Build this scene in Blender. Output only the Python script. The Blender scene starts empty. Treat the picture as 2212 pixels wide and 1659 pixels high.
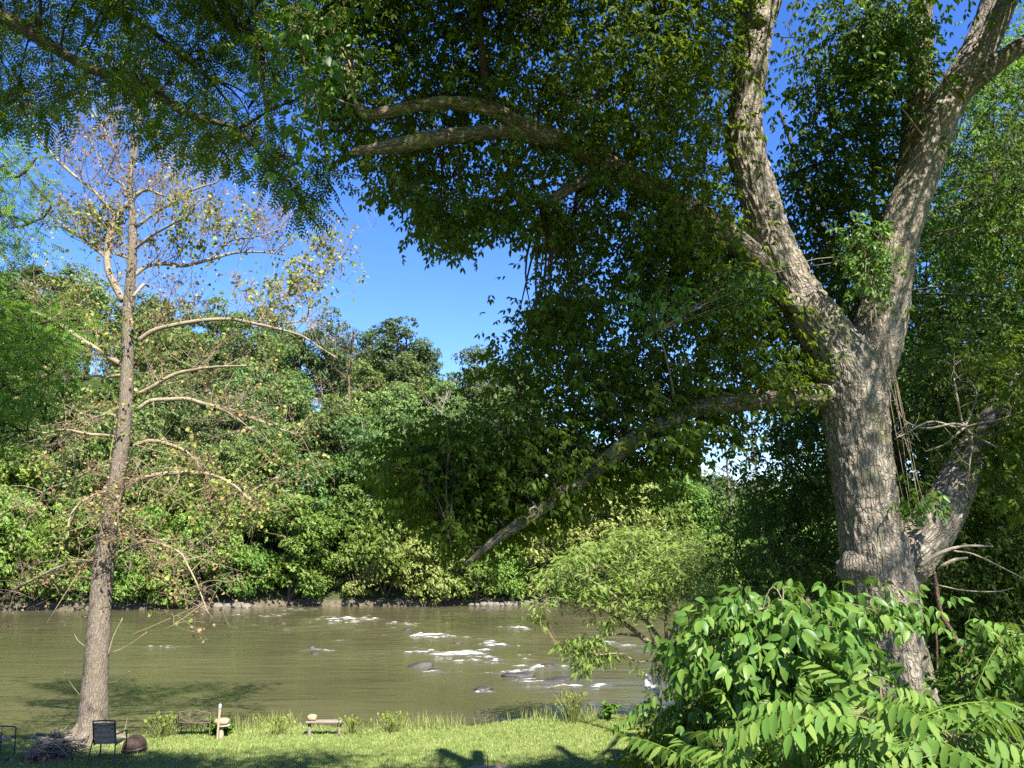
import bpy, math, random
import numpy as np
from mathutils import Vector, Matrix

SC = bpy.context.scene
COL = SC.collection
R_ = math.radians
rng = np.random.default_rng(7)
random.seed(7)

# ---------------------------------------------------------------- camera
CAM_Z = 5.2
PITCH = R_(11.4)
FPX = 1670.0                     # focal length in units of the 2212 px wide view
cd = bpy.data.cameras.new("camera")
cam = bpy.data.objects.new("camera", cd)
COL.objects.link(cam)
cam.location = (0, 0, CAM_Z)
cam.rotation_euler = (R_(90) + PITCH, 0, 0)
cd.sensor_width = 36.0
cd.lens = 36.0 * FPX / 2212.0
cd.clip_end = 3000
cd.clip_start = 0.05
SC.camera = cam

# ---------------------------------------------------------------- sky, sun, exposure
SUN_EL, SUN_AZ = R_(50), R_(25)   # azimuth: to the right of straight behind the camera
tosun = Vector((math.sin(SUN_AZ) * math.cos(SUN_EL), -math.cos(SUN_AZ) * math.cos(SUN_EL), math.sin(SUN_EL)))
W = bpy.data.worlds.new("World"); SC.world = W; W.use_nodes = True
nt = W.node_tree; nt.nodes.clear()
wo = nt.nodes.new("ShaderNodeOutputWorld"); bg = nt.nodes.new("ShaderNodeBackground")
sky = nt.nodes.new("ShaderNodeTexSky"); sky.sky_type = 'NISHITA'; sky.sun_disc = False
sky.sun_elevation = SUN_EL; sky.sun_rotation = math.atan2(tosun.x, tosun.y)
sky.air_density = 1.0; sky.dust_density = 0.25; sky.ozone_density = 3.5; sky.altitude = 200
hs = nt.nodes.new("ShaderNodeHueSaturation"); hs.inputs['Saturation'].default_value = 1.27; hs.inputs['Hue'].default_value = 0.516
nt.links.new(sky.outputs[0], hs.inputs['Color'])
# a bank of small white cumulus low over the downstream end of the valley
tc = nt.nodes.new("ShaderNodeTexCoord"); sep = nt.nodes.new("ShaderNodeSeparateXYZ")
nt.links.new(tc.outputs['Generated'], sep.inputs[0])
nz = nt.nodes.new("ShaderNodeTexNoise"); nz.inputs['Scale'].default_value = 14; nz.inputs['Detail'].default_value = 6
nt.links.new(tc.outputs['Generated'], nz.inputs['Vector'])
def wmath(op, a, b):
    n = nt.nodes.new("ShaderNodeMath"); n.operation = op
    for i, v in enumerate((a, b)):
        if isinstance(v, (int, float)): n.inputs[i].default_value = v
        else: nt.links.new(v, n.inputs[i])
    return n.outputs[0]
el = wmath('SUBTRACT', 0.078, sep.outputs['Z'])
el = wmath('MULTIPLY', el, 22.0)
cl = wmath('ADD', el, wmath('MULTIPLY', wmath('SUBTRACT', nz.outputs['Fac'], 0.60), 9.0))
cl = wmath('MINIMUM', wmath('MAXIMUM', cl, 0.0), 1.0)
mx = nt.nodes.new("ShaderNodeMixRGB"); mx.inputs[2].default_value = (6.4, 6.7, 7.2, 1)
nt.links.new(cl, mx.inputs[0]); nt.links.new(hs.outputs[0], mx.inputs[1])
nt.links.new(mx.outputs[0], bg.inputs[0]); bg.inputs[1].default_value = 0.082
nt.links.new(bg.outputs[0], wo.inputs[0])
sl = bpy.data.lights.new("sun", 'SUN'); sl.energy = 5.0; sl.angle = R_(0.53); sl.color = (1.0, 0.955, 0.87)
so = bpy.data.objects.new("sun", sl); COL.objects.link(so)
so.rotation_euler = tosun.to_track_quat('Z', 'Y').to_euler(); so.location = (0, 0, 60)
SC.view_settings.view_transform = 'Standard'; SC.view_settings.look = 'None'
SC.view_settings.exposure = 1.95; SC.view_settings.gamma = 1.0
cy = SC.cycles
cy.max_bounces = 6; cy.diffuse_bounces = 3; cy.glossy_bounces = 2; cy.transmission_bounces = 4
cy.transparent_max_bounces = 4; cy.caustics_reflective = False; cy.caustics_refractive = False
cy.use_denoising = False

# ---------------------------------------------------------------- projection helpers (place things where they stand)
cp, sp_ = math.cos(PITCH), math.sin(PITCH)
def ray(u, v):
    x = (u - 1106.0) / FPX; y = -(v - 829.5) / FPX
    return np.array((x, cp - y * sp_, sp_ + y * cp))
def P(u, v, D):
    d = ray(u, v); return np.array((0, 0, CAM_Z)) + d * (D / d[1])
def onz(u, v, z):
    d = ray(u, v); return np.array((0, 0, CAM_Z)) + d * ((z - CAM_Z) / d[2])
def uv_of(p):
    q = p - CAMP; yy = q[:, 1] * cp + q[:, 2] * sp_; zz = -q[:, 1] * sp_ + q[:, 2] * cp
    return 1106 + q[:, 0] / yy * FPX, 829.5 - zz / yy * FPX
def px(w, D): return w / FPX * D

CAMP = np.array((0, 0, CAM_Z))

# ---------------------------------------------------------------- noise
def _h(ix, iy, iz, s):
    n = (ix * 374761393 + iy * 668265263 + iz * 2147483647 + s * 1274126177) & 0xffffffff
    n = ((n ^ (n >> 13)) * 1274126177) & 0xffffffff
    n = (n ^ (n >> 16)) & 0xffffffff
    return n.astype(np.float64) / 4294967295.0
def vnoise(p, s=0):
    p = np.asarray(p, float)
    i = np.floor(p).astype(np.int64); f = p - i; f = f * f * (3 - 2 * f)
    x, y, z = i[:, 0], i[:, 1], i[:, 2]; fx, fy, fz = f[:, 0], f[:, 1], f[:, 2]
    def L(a, b, t): return a + (b - a) * t
    return L(L(L(_h(x, y, z, s), _h(x + 1, y, z, s), fx), L(_h(x, y + 1, z, s), _h(x + 1, y + 1, z, s), fx), fy),
             L(L(_h(x, y, z + 1, s), _h(x + 1, y, z + 1, s), fx), L(_h(x, y + 1, z + 1, s), _h(x + 1, y + 1, z + 1, s), fx), fy), fz)
def fbm(p, s=0, o=4):
    t = 0; a = .5; p = np.asarray(p, float)
    for k in range(o): t = t + a * vnoise(p * 2 ** k, s + k); a *= .5
    return t
def sm(e0, e1, x):
    t = np.clip((x - e0) / (e1 - e0), 0, 1); return t * t * (3 - 2 * t)

# ---------------------------------------------------------------- mesh helpers
def mesh(name, verts, faces, mat=None, parent=None, smooth=False, attrs=None, loc=None):
    """faces: list of (n,k) int arrays"""
    me = bpy.data.meshes.new(name)
    verts = np.asarray(verts, np.float64).reshape(-1, 3)
    if parent is not None and parent.name in WORLD: verts = verts - np.array(parent.location)
    verts = verts.astype(np.float32)
    if not isinstance(faces, (list, tuple)) : faces = [faces]
    faces = [np.asarray(f, np.int32) for f in faces if len(f)]
    nl = sum(f.size for f in faces); nf = sum(len(f) for f in faces)
    me.vertices.add(len(verts)); me.vertices.foreach_set('co', verts.ravel())
    me.loops.add(nl); me.polygons.add(nf)
    me.loops.foreach_set('vertex_index', np.concatenate([f.ravel() for f in faces]))
    tot = np.concatenate([np.full(len(f), f.shape[1], np.int32) for f in faces])
    st = np.concatenate(([0], np.cumsum(tot)[:-1])).astype(np.int32)
    me.polygons.foreach_set('loop_start', st); me.polygons.foreach_set('loop_total', tot)
    if smooth: me.polygons.foreach_set('use_smooth', np.ones(nf, bool))
    if attrs:
        for k, (typ, arr) in attrs.items():
            a = me.attributes.new(k, typ, 'POINT')
            a.data.foreach_set('vector' if typ == 'FLOAT_VECTOR' else 'value', np.asarray(arr, np.float32).ravel())
    me.update(calc_edges=True)
    if mat: me.materials.append(mat)
    o = bpy.data.objects.new(name, me); COL.objects.link(o)
    if parent: o.parent = parent
    if loc is not None: o.location = loc
    return o
WORLD = set()      # things whose parts are given in world coordinates
def wroot(name, loc):
    o = empty(name, loc); WORLD.add(o.name); return o
def empty(name, loc=(0, 0, 0), rz=0):
    o = bpy.data.objects.new(name, None); COL.objects.link(o)
    o.location = [float(c) for c in loc]; o.rotation_euler = (0, 0, rz); o.empty_display_size = .2
    return o
def tag(o, label=None, cat=None, group=None, kind=None):
    if label: o['label'] = label
    if cat: o['category'] = cat
    if group: o['group'] = group
    if kind: o['kind'] = kind
    return o
class MB:
    def __init__(s): s.v = []; s.f = {}; s.n = 0; s.at = []; s.has = False
    def add(s, v, f, at=None):
        v = np.asarray(v, float).reshape(-1, 3); f = np.asarray(f, np.int64)
        if len(v) == 0 or len(f) == 0: return s
        s.v.append(v); s.f.setdefault(f.shape[1], []).append(f + s.n); s.n += len(v)
        if at is not None: s.has = True
        s.at.append(at if at is not None else np.zeros((len(v), 3)))
        return s
    def arrays(s):
        return np.concatenate(s.v), [np.concatenate(s.f[k]) for k in s.f]
    def build(s, name, mat, parent=None, smooth=False, loc=None):
        v, f = s.arrays()
        if loc is not None: v = v - np.asarray(loc)
        return mesh(name, v, f, mat, parent, smooth, {'bco': ('FLOAT_VECTOR', np.concatenate(s.at))} if s.has else None, loc)
def unit(a):
    a = np.asarray(a, float); return a / np.maximum(np.linalg.norm(a, axis=-1, keepdims=True), 1e-9)
def catmull(pts, n):
    pts = np.asarray(pts, float)
    q = np.vstack((2 * pts[0] - pts[1], pts, 2 * pts[-1] - pts[-2]))
    t = np.linspace(0, len(pts) - 1 - 1e-6, n); i = t.astype(int); f = (t - i)[:, None]
    p0, p1, p2, p3 = q[i], q[i + 1], q[i + 2], q[i + 3]
    return .5 * (2 * p1 + (p2 - p0) * f + (2 * p0 - 5 * p1 + 4 * p2 - p3) * f ** 2 + (3 * p1 - p0 - 3 * p2 + p3) * f ** 3)
def tube(pts, rad, sides=8, rough=0.0, seed=0, ridge=0.0, cap=True):
    """swept tube through pts with radii; returns verts, quads, bark coordinate"""
    pts = np.asarray(pts, float); rad = np.asarray(rad, float); n = len(pts)
    t = unit(np.gradient(pts, axis=0))
    ref = np.array((1., 0, 0)) if abs(t[0][0]) < .8 else np.array((0, 1., 0))
    a = unit(ref - t[0] * np.dot(ref, t[0])); A = np.empty((n, 3))
    for k in range(n):
        a = unit(a - t[k] * np.dot(a, t[k])); A[k] = a
    B = np.cross(t, A)
    th = np.linspace(0, 2 * np.pi, sides, endpoint=False)
    c, s = np.cos(th), np.sin(th)
    arc = np.concatenate(([0], np.cumsum(np.linalg.norm(np.diff(pts, axis=0), axis=1))))
    bco = np.stack([np.outer(rad, c), np.outer(rad, s), np.repeat(arc[:, None], sides, 1)], -1).reshape(-1, 3)
    rr = np.repeat(rad[:, None], sides, 1)
    if rough: rr = rr * (1 + rough * (fbm(bco * np.array((2.2, 2.2, 1.3)) + seed, seed, 3).reshape(n, sides) * 2 - .9))
    if ridge:
        q = bco * np.array((26, 26, 6.0)) + seed; q = q + (fbm(bco * 7, seed + 5, 2)[:, None] - .4) * 2.2
        d = np.abs(vnoise(q, seed + 9) - .5) * 2
        q2 = bco * np.array((50, 50, 17.0)); d2 = vnoise(q2, seed + 3)
        rr = rr + (ridge * (sm(.05, .6, d) + .45 * d2)).reshape(n, sides) - ridge * .6
    V = pts[:, None, :] + rr[..., None] * (c[None, :, None] * A[:, None, :] + s[None, :, None] * B[:, None, :])
    V = V.reshape(-1, 3)
    i = np.arange(n - 1)[:, None] * sides; j = np.arange(sides)[None, :]; j2 = (j + 1) % sides
    F = np.stack([i + j, i + j2, i + sides + j2, i + sides + j], -1).reshape(-1, 4)
    if cap:
        m = len(V); V = np.vstack((V, pts[-1] + t[-1] * rad[-1] * .4, pts[0])); bco = np.vstack((bco, bco[-1], bco[0]))
        jj = np.arange(sides); k0 = (n - 1) * sides
        e = np.stack([k0 + jj, k0 + (jj + 1) % sides, np.full(sides, m), np.full(sides, m)], -1)[:, :3]
        b = np.stack([(jj + 1) % sides, jj, np.full(sides, m + 1)], -1)
        return V, F, bco, np.vstack((e, b))
    return V, F, bco, None
def addtube(mb, pts, rad, sides=8, **k):
    V, F, b, T = tube(pts, rad, sides, **k)
    base = mb.n
    mb.add(V, F, b)
    if T is not None: mb.f.setdefault(3, []).append(T + base)
    return mb
def limb(mb, spec, D=None, step=.06, sides=20, rough=.12, seed=0, ridge=0, wscale=1.0):
    """spec rows (u, v, width_px, depth) -> swept limb; returns world path and radii"""
    sp = [(r[0], r[1], r[2], r[3] if len(r) > 3 else D) for r in spec]
    pts = np.array([P(u, v, d) for u, v, w, d in sp]); rad = np.array([px(w, (p[1] * cp + (p[2] - CAM_Z) * sp_) * .96) / 2 * wscale for p, (u, v, w, d) in zip(pts, sp)])
    Ln = np.linalg.norm(np.diff(pts, axis=0), axis=1).sum(); n = max(6, int(Ln / step))
    q = catmull(pts, n); r = np.interp(np.linspace(0, len(rad) - 1, n), np.arange(len(rad)), rad)
    addtube(mb, q, r, sides, rough=rough, seed=seed, ridge=ridge)
    return q, r
def twigs(P0, P1, P2, r0, r1, segs=4, sides=4):
    """many thin quadratic-curve twigs at once"""
    n = len(P0); t = np.linspace(0, 1, segs + 1)[None, :, None]
    C = (1 - t) ** 2 * P0[:, None] + 2 * t * (1 - t) * P1[:, None] + t ** 2 * P2[:, None]
    T = unit(np.gradient(C, axis=1)); ref = unit(np.array((.31, .52, .8)))
    A = unit(np.cross(T, ref)); B = np.cross(T, A)
    rad = (np.asarray(r0).reshape(-1, 1) * (1 - t[..., 0]) + np.asarray(r1).reshape(-1, 1) * t[..., 0])
    th = np.linspace(0, 2 * np.pi, sides, endpoint=False)
    V = C[:, :, None] + rad[:, :, None, None] * (np.cos(th)[None, None, :, None] * A[:, :, None] + np.sin(th)[None, None, :, None] * B[:, :, None])
    k = (segs + 1) * sides
    i = (np.arange(segs) * sides)[:, None]; j = np.arange(sides)[None]; j2 = (j + 1) % sides
    F = np.stack([i + j, i + j2, i + sides + j2, i + sides + j], -1).reshape(-1, 4)
    F = (F[None] + (np.arange(n) * k)[:, None, None]).reshape(-1, 4)
    return V.reshape(-1, 3), F, C
def box(mb, c, s, rot=None):
    x = np.array([(a, b, d) for a in (-.5, .5) for b in (-.5, .5) for d in (-.5, .5)]) * np.asarray(s)
    if rot is not None: x = x @ np.array(rot).T
    f = [(0, 1, 3, 2), (4, 6, 7, 5), (0, 4, 5, 1), (2, 3, 7, 6), (0, 2, 6, 4), (1, 5, 7, 3)]
    return mb.add(x + np.asarray(c), f)
def bevel(o, w=.006, seg=2):
    m = o.modifiers.new("bevel", 'BEVEL'); m.width = w; m.segments = seg; m.limit_method = 'ANGLE'; return o

# ---------------------------------------------------------------- materials
def new_mat(name):
    m = bpy.data.materials.new(name); m.use_nodes = True; n = m.node_tree; n.nodes.clear()
    out = n.nodes.new("ShaderNodeOutputMaterial"); return m, n, out
def ramp(n, fac, stops):
    r = n.nodes.new("ShaderNodeValToRGB"); e = r.color_ramp.elements
    while len(e) < len(stops): e.new(.5)
    for k, (p, c) in zip(e, stops): k.position = p; k.color = (*c, 1)
    if fac is not None: n.links.new(fac, r.inputs[0])
    return r.outputs[0]
def noise(n, scale, detail=4, vec=None, rough=.55):
    x = n.nodes.new("ShaderNodeTexNoise"); x.inputs['Scale'].default_value = scale; x.inputs['Detail'].default_value = detail
    x.inputs['Roughness'].default_value = rough
    if vec is not None: n.links.new(vec, x.inputs['Vector'])
    return x.outputs['Fac']
def mapping(n, vec, scale):
    m = n.nodes.new("ShaderNodeMapping"); m.inputs['Scale'].default_value = scale; n.links.new(vec, m.inputs['Vector']); return m.outputs[0]
def bump(n, h, strength, dist):
    b = n.nodes.new("ShaderNodeBump"); b.inputs['Strength'].default_value = strength; b.inputs['Distance'].default_value = dist
    n.links.new(h, b.inputs['Height']); return b.outputs[0]
def math_(n, op, a, b=0):
    x = n.nodes.new("ShaderNodeMath"); x.operation = op
    for i, v in enumerate((a, b)):
        if isinstance(v, (int, float)): x.inputs[i].default_value = v
        else: n.links.new(v, x.inputs[i])
    return x.outputs[0]
def mixc(n, f, a, b):
    x = n.nodes.new("ShaderNodeMixRGB")
    for i, v in zip((0, 1, 2), (f, a, b)):
        if isinstance(v, (int, float)): x.inputs[i].default_value = v
        elif isinstance(v, tuple): x.inputs[i].default_value = (*v, 1)
        else: n.links.new(v, x.inputs[i])
    return x.outputs[0]
def leaf_mat(name, stops, trans, tmix=.38, rough=.42, obj_var=.0, spec=.22):
    m, n, out = new_mat(name)
    g = n.nodes.new("ShaderNodeNewGeometry")
    c = ramp(n, g.outputs['Random Per Island'], stops)
    t = mixc(n, .55, c, trans)
    if obj_var:
        oi = n.nodes.new("ShaderNodeObjectInfo")
        def var(col):
            h = n.nodes.new("ShaderNodeHueSaturation"); n.links.new(col, h.inputs['Color'])
            n.links.new(math_(n, 'ADD', .5 - .035 * obj_var, math_(n, 'MULTIPLY', oi.outputs['Random'], .06 * obj_var)), h.inputs['Hue'])
            w = n.nodes.new("ShaderNodeTexWhiteNoise"); w.noise_dimensions = '1D'; n.links.new(oi.outputs['Random'], w.inputs['W'])
            n.links.new(math_(n, 'ADD', 1 - .4 * obj_var, math_(n, 'MULTIPLY', w.outputs['Value'], .8 * obj_var)), h.inputs['Value'])
            return h.outputs[0]
        c, t = var(c), var(t)
    b = n.nodes.new("ShaderNodeBsdfPrincipled"); n.links.new(c, b.inputs['Base Color'])
    b.inputs['Roughness'].default_value = rough; b.inputs['Specular IOR Level'].default_value = spec
    tr = n.nodes.new("ShaderNodeBsdfTranslucent"); n.links.new(t, tr.inputs['Color'])
    mx = n.nodes.new("ShaderNodeMixShader"); mx.inputs[0].default_value = tmix
    n.links.new(b.outputs[0], mx.inputs[1]); n.links.new(tr.outputs[0], mx.inputs[2]); n.links.new(mx.outputs[0], out.inputs[0])
    return m
def bark_mat(name, light, dark, scale=1.0, moss=0.0, depth=.012, plates=None, lichen=0.):
    m, n, out = new_mat(name)
    at = n.nodes.new("ShaderNodeAttribute"); at.attribute_name = 'bco'; v = at.outputs['Vector']
    w = noise(n, 5 * scale, 3, v)
    vv = mapping(n, v, (22 * scale, 22 * scale, 5 * scale))
    vm = n.nodes.new("ShaderNodeVectorMath"); vm.operation = 'ADD'; n.links.new(vv, vm.inputs[0])
    cmb = n.nodes.new("ShaderNodeCombineXYZ")
    for k in range(3): n.links.new(math_(n, 'MULTIPLY', w, 4.0), cmb.inputs[k])
    n.links.new(cmb.outputs[0], vm.inputs[1])
    vo = n.nodes.new("ShaderNodeTexVoronoi"); vo.feature = 'DISTANCE_TO_EDGE'; vo.inputs['Scale'].default_value = 1.0
    n.links.new(vm.outputs[0], vo.inputs['Vector'])
    crev = math_(n, 'MINIMUM', math_(n, 'MULTIPLY', vo.outputs['Distance'], 5.0), 1.0)
    fine = noise(n, 70 * scale, 6, v)
    big = noise(n, 3.2, 4, v)
    col = mixc(n, big, tuple(np.array(light) * .78), tuple(np.array(light) * 1.22))
    col = mixc(n, math_(n, 'MULTIPLY', math_(n, 'SUBTRACT', 1.0, crev), .75), col, dark)
    col = mixc(n, math_(n, 'MULTIPLY', fine, .45), col, tuple(np.array(dark) * 1.6))
    if plates:
        pn = math_(n, 'GREATER_THAN', noise(n, 3.5, 3, mapping(n, v, (1.6, 1.6, .8))), .53)
        col = mixc(n, pn, col, plates)
    if lichen:
        ln = ramp(n, noise(n, 11, 5, v), [(.58, (0, 0, 0)), (.66, (1, 1, 1))])
        col = mixc(n, math_(n, 'MULTIPLY', ln, lichen), col, (.42, .45, .38))
    if moss:
        mo = ramp(n, noise(n, 2.3, 5, v), [(.52, (0, 0, 0)), (.62, (1, 1, 1))])
        col = mixc(n, math_(n, 'MULTIPLY', mo, moss), col, (.085, .10, .018))
    b = n.nodes.new("ShaderNodeBsdfPrincipled"); n.links.new(col, b.inputs['Base Color'])
    b.inputs['Roughness'].default_value = .9; b.inputs['Specular IOR Level'].default_value = .15
    h = math_(n, 'ADD', crev, math_(n, 'MULTIPLY', fine, .5))
    n.links.new(bump(n, h, .9, depth), b.inputs['Normal']); n.links.new(b.outputs[0], out.inputs[0])
    return m
def plain(name, c1, c2, scale=8, rough=.7, metal=0., bstr=.3, bdist=.01, spec=.3, stretch=(1, 1, 1)):
    m, n, out = new_mat(name)
    tc = n.nodes.new("ShaderNodeTexCoord"); v = mapping(n, tc.outputs['Object'], stretch)
    f = noise(n, scale, 6, v); f2 = noise(n, scale * 7, 4, v)
    col = ramp(n, math_(n, 'ADD', math_(n, 'MULTIPLY', f, .7), math_(n, 'MULTIPLY', f2, .3)), [(.35, c1), (.65, c2)])
    b = n.nodes.new("ShaderNodeBsdfPrincipled"); n.links.new(col, b.inputs['Base Color'])
    b.inputs['Roughness'].default_value = rough; b.inputs['Metallic'].default_value = metal; b.inputs['Specular IOR Level'].default_value = spec
    if bstr: n.links.new(bump(n, math_(n, 'ADD', f, f2), bstr, bdist), b.inputs['Normal'])
    n.links.new(b.outputs[0], out.inputs[0]); return m

M = {}
M['elder'] = leaf_mat("maple_leaf_green", [(0, (.027, .050, .005)), (.5, (.043, .076, .008)), (.9, (.062, .10, .012)), (1, (.12, .155, .025))], (.27, .36, .012), .45, rough=.55, spec=.12)
M['elder_lit_ash'] = leaf_mat("lit_bough_and_ash_leaf", [(0, (.05, .115, .018)), (.6, (.08, .16, .026)), (1, (.14, .21, .04))], (.19, .30, .025), .36)  # brighter leaf colour paints sunlight on some boughs; also the ash shrub's own
M['walnut'] = leaf_mat("walnut_leaf_green", [(0, (.030, .062, .006)), (.6, (.052, .095, .010)), (1, (.11, .16, .02))], (.25, .36, .012), .46, rough=.55, spec=.12)
M['locust'] = leaf_mat("locust_leaf_green", [(0, (.05, .12, .012)), (.6, (.085, .18, .02)), (1, (.14, .23, .03))], (.22, .36, .02), .42)
M['grape'] = leaf_mat("grape_leaf_green", [(0, (.03, .085, .012)), (1, (.06, .13, .02))], (.17, .32, .015), .42)
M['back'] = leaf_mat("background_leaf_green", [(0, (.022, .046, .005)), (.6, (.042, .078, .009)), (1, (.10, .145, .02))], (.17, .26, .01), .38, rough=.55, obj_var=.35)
M['ailanthus'] = leaf_mat("pinnate_shrub_leaf", [(0, (.065, .135, .022)), (.6, (.095, .17, .03)), (1, (.16, .22, .045))], (.20, .29, .03), .34, rough=.6, spec=.15)
M['cover'] = leaf_mat("creeper_leaf", [(0, (.035, .08, .014)), (.6, (.06, .12, .022)), (1, (.11, .17, .035))], (.14, .24, .02), .33)
M['mimosa'] = leaf_mat("feathery_leaf", [(0, (.11, .18, .03)), (.6, (.16, .24, .045)), (1, (.22, .28, .065))], (.23, .33, .04), .35, rough=.6)
M['hill'] = leaf_mat("hillside_leaf", [(0, (.066, .11, .032)), (.55, (.115, .180, .052)), (1, (.185, .25, .085))], (.17, .28, .045), .30, rough=.55, obj_var=1.0, spec=.25)
M['hill_gray'] = leaf_mat("hillside_grey_leaf", [(0, (.065, .10, .035)), (.55, (.11, .16, .055)), (1, (.17, .22, .09))], (.12, .19, .04), .28, rough=.55, obj_var=.7, spec=.25)
M['bank'] = leaf_mat("bank_leaf", [(0, (.076, .145, .024)), (.55, (.128, .218, .036)), (1, (.21, .285, .06))], (.21, .31, .04), .32, rough=.55, obj_var=.6, spec=.25)
M['bank_pale'] = leaf_mat("bank_pale_leaf", [(0, (.13, .165, .035)), (.55, (.21, .255, .06)), (1, (.30, .32, .10))], (.27, .31, .06), .32, rough=.55, obj_var=.4, spec=.25)
M['brown'] = leaf_mat("dry_brown_leaf", [(0, (.15, .085, .045)), (.5, (.24, .15, .07)), (1, (.32, .25, .10))], (.28, .2, .06), .3, rough=.7)
M['yellow'] = leaf_mat("sparse_yellow_green_leaf", [(0, (.11, .16, .03)), (.6, (.20, .25, .05)), (1, (.30, .28, .07))], (.28, .32, .04), .35)
M['bark'] = bark_mat("furrowed_grey_bark", (.235, .20, .158), (.05, .04, .03), 1.0, moss=.35, depth=.014, lichen=.25)
M['bark_moss'] = bark_mat("mossy_dark_bark", (.16, .13, .095), (.028, .022, .015), 1.0, moss=.8, depth=.014, lichen=.5)
M['bark_dark'] = bark_mat("dark_bark", (.085, .068, .05), (.018, .014, .01), 1.4, moss=.3, depth=.012)
M['sycamore'] = bark_mat("flaking_sycamore_bark", (.195, .16, .125), (.06, .048, .035), .8, moss=.15, depth=.012, plates=(.14, .115, .088))
M['sycamore_pale'] = bark_mat("pale_sycamore_bark", (.27, .225, .155), (.12, .095, .06), .6, depth=.004, plates=(.18, .15, .10))
M['twig'] = bark_mat("pale_twig_bark", (.24, .19, .125), (.11, .085, .05), 3, depth=.002)
M['deadwood'] = bark_mat("bleached_dead_wood", (.28, .24, .19), (.11, .09, .065), 2, depth=.004)
M['hill_trunk'] = bark_mat("grey_brown_trunk", (.16, .135, .105), (.05, .04, .03), .6, depth=.01)
M['vine'] = bark_mat("shaggy_vine_bark", (.20, .125, .085), (.05, .03, .02), 2, depth=.01)

# ---------------------------------------------------------------- leaf shapes (x: along the leaf, z: its upper side)
def leaflet(org, ang, L, w, fold=.18, droop=.15, hang=0.):
    xs = np.array((0, .33, .68, 1, .68, .33)); ys = np.array((0, .5, .36, 0, -.36, -.5)) * w
    zs = np.array((0, fold, fold * .7, 0, fold * .7, fold)) * w - droop * xs ** 2
    p = np.stack([xs * L, ys * L, zs * L], -1)
    if hang:
        c, s = math.cos(hang), math.sin(hang); p = np.stack([p[:, 0] * c + p[:, 2] * s, p[:, 1], -p[:, 0] * s + p[:, 2] * c], -1)
    c, s = math.cos(ang), math.sin(ang)
    p = np.stack([p[:, 0] * c - p[:, 1] * s, p[:, 0] * s + p[:, 1] * c, p[:, 2]], -1)
    return p + np.asarray(org)
LQ = np.array([(0, 5, 4, 3), (0, 3, 2, 1)])
def compound(parts):
    v = np.concatenate(parts); f = np.concatenate([LQ + 6 * k for k in range(len(parts))]); return v, f
T_elder = compound([leaflet((1.0, 0, -.18), .1, .72, .46, .18, .15, .35), leaflet((.92, .02, -.15), .85, .64, .46, .15, .2, .55), leaflet((.88, -.02, -.15), -.95, .60, .46, .15, .2, .55),
                    leaflet((.42, .02, -.03), 1.1, .62, .48, .15, .2, .65), leaflet((.36, -.02, -.03), -1.0, .66, .48, .15, .2, .65)])
def leaflet_fine(org, ang, L, w, fold=.18, droop=.15, hang=0.):
    xs = np.array((0, .2, .5, .8, 1)); hw = np.array((.03, .43, .5, .27, .0)) * w; v = []
    for x, h in zip(xs, hw):
        z = -droop * x * x - .05 * x
        v += [(x * L, h * L, (z + fold * h * 2) * L), (x * L, 0, z * L), (x * L, -h * L, (z + fold * h * 2) * L)]
    p = np.array(v); c, s = math.cos(hang), math.sin(hang); p = np.stack([p[:, 0] * c + p[:, 2] * s, p[:, 1], -p[:, 0] * s + p[:, 2] * c], -1)
    c, s = math.cos(ang), math.sin(ang); return np.stack([p[:, 0] * c - p[:, 1] * s, p[:, 0] * s + p[:, 1] * c, p[:, 2]], -1) + np.asarray(org)
LF = np.array([(3 * k + a, 3 * k + 3 + a, 3 * k + 4 + a, 3 * k + 1 + a) for k in range(4) for a in (0, 1)])[:, ::-1]
def compound_fine(parts): return np.concatenate(parts), np.concatenate([LF + 15 * k for k in range(len(parts))])
T_elder_near = compound_fine([leaflet_fine((1.0, 0, -.18), .1, .72, .46, .12, .25, .35), leaflet_fine((.92, .02, -.15), .85, .64, .46, .12, .3, .55), leaflet_fine((.88, -.02, -.15), -.95, .60, .46, .15, .2, .55),
                    leaflet_fine((.42, .02, -.03), 1.1, .62, .48, .12, .25, .65), leaflet_fine((.36, -.02, -.03), -1.0, .66, .48, .1, .35, .65)])
_r = np.random.default_rng(8)
def pinnate_fine(n, L, w, hang):
    ps = []
    for k in range(n):
        x = .10 + .84 * k / (n - 1); l = L * (1 - .45 * abs(k / (n - 1) - .4)); z = -.26 * x * x
        for s in (1, -1): ps.append(leaflet_fine((x + _r.uniform(-.015, .015), s * .01, z), s * (1.2 - .3 * k / n + _r.uniform(-.12, .12)), l * _r.uniform(.85, 1.1), w * _r.uniform(.85, 1.1), _r.uniform(.05, .2), _r.uniform(.1, .35), hang + _r.uniform(-.25, .3)))
    ps.append(leaflet_fine((.97, 0, -.25), 0, L * .75, w, .15, .2, hang)); v, f = compound_fine(ps)
    m = len(v); rx = np.linspace(-.25, .98, 6); rz = -.26 * rx * np.abs(rx)
    rv = np.concatenate([np.stack([rx, rx * 0 + .008, rz], -1), np.stack([rx, rx * 0 - .008, rz], -1)]); rf = np.array([(m + i, m + i + 1, m + 7 + i, m + 6 + i) for i in range(5)])
    return np.vstack((v, rv)), np.vstack((f, rf))
def pinnate(n=6, L=.34, w=.34, hang=.5, term=True, ang=1.15):
    ps = []
    for k in range(n):
        x = .12 + .80 * k / max(n - 1, 1); l = L * (1 - .35 * abs(k / max(n - 1, 1) - .45))
        z = -.22 * x * x
        for s in (1, -1): ps.append(leaflet((x, 0, z), s * (ang - .25 * k / n), l, w, .15, .15, hang))
    if term: ps.append(leaflet((.95, 0, -.2), 0, L * .8, w, .15, .15, hang))
    return compound(ps)
T_walnut = pinnate(6, .30, .34, .35)
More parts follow.
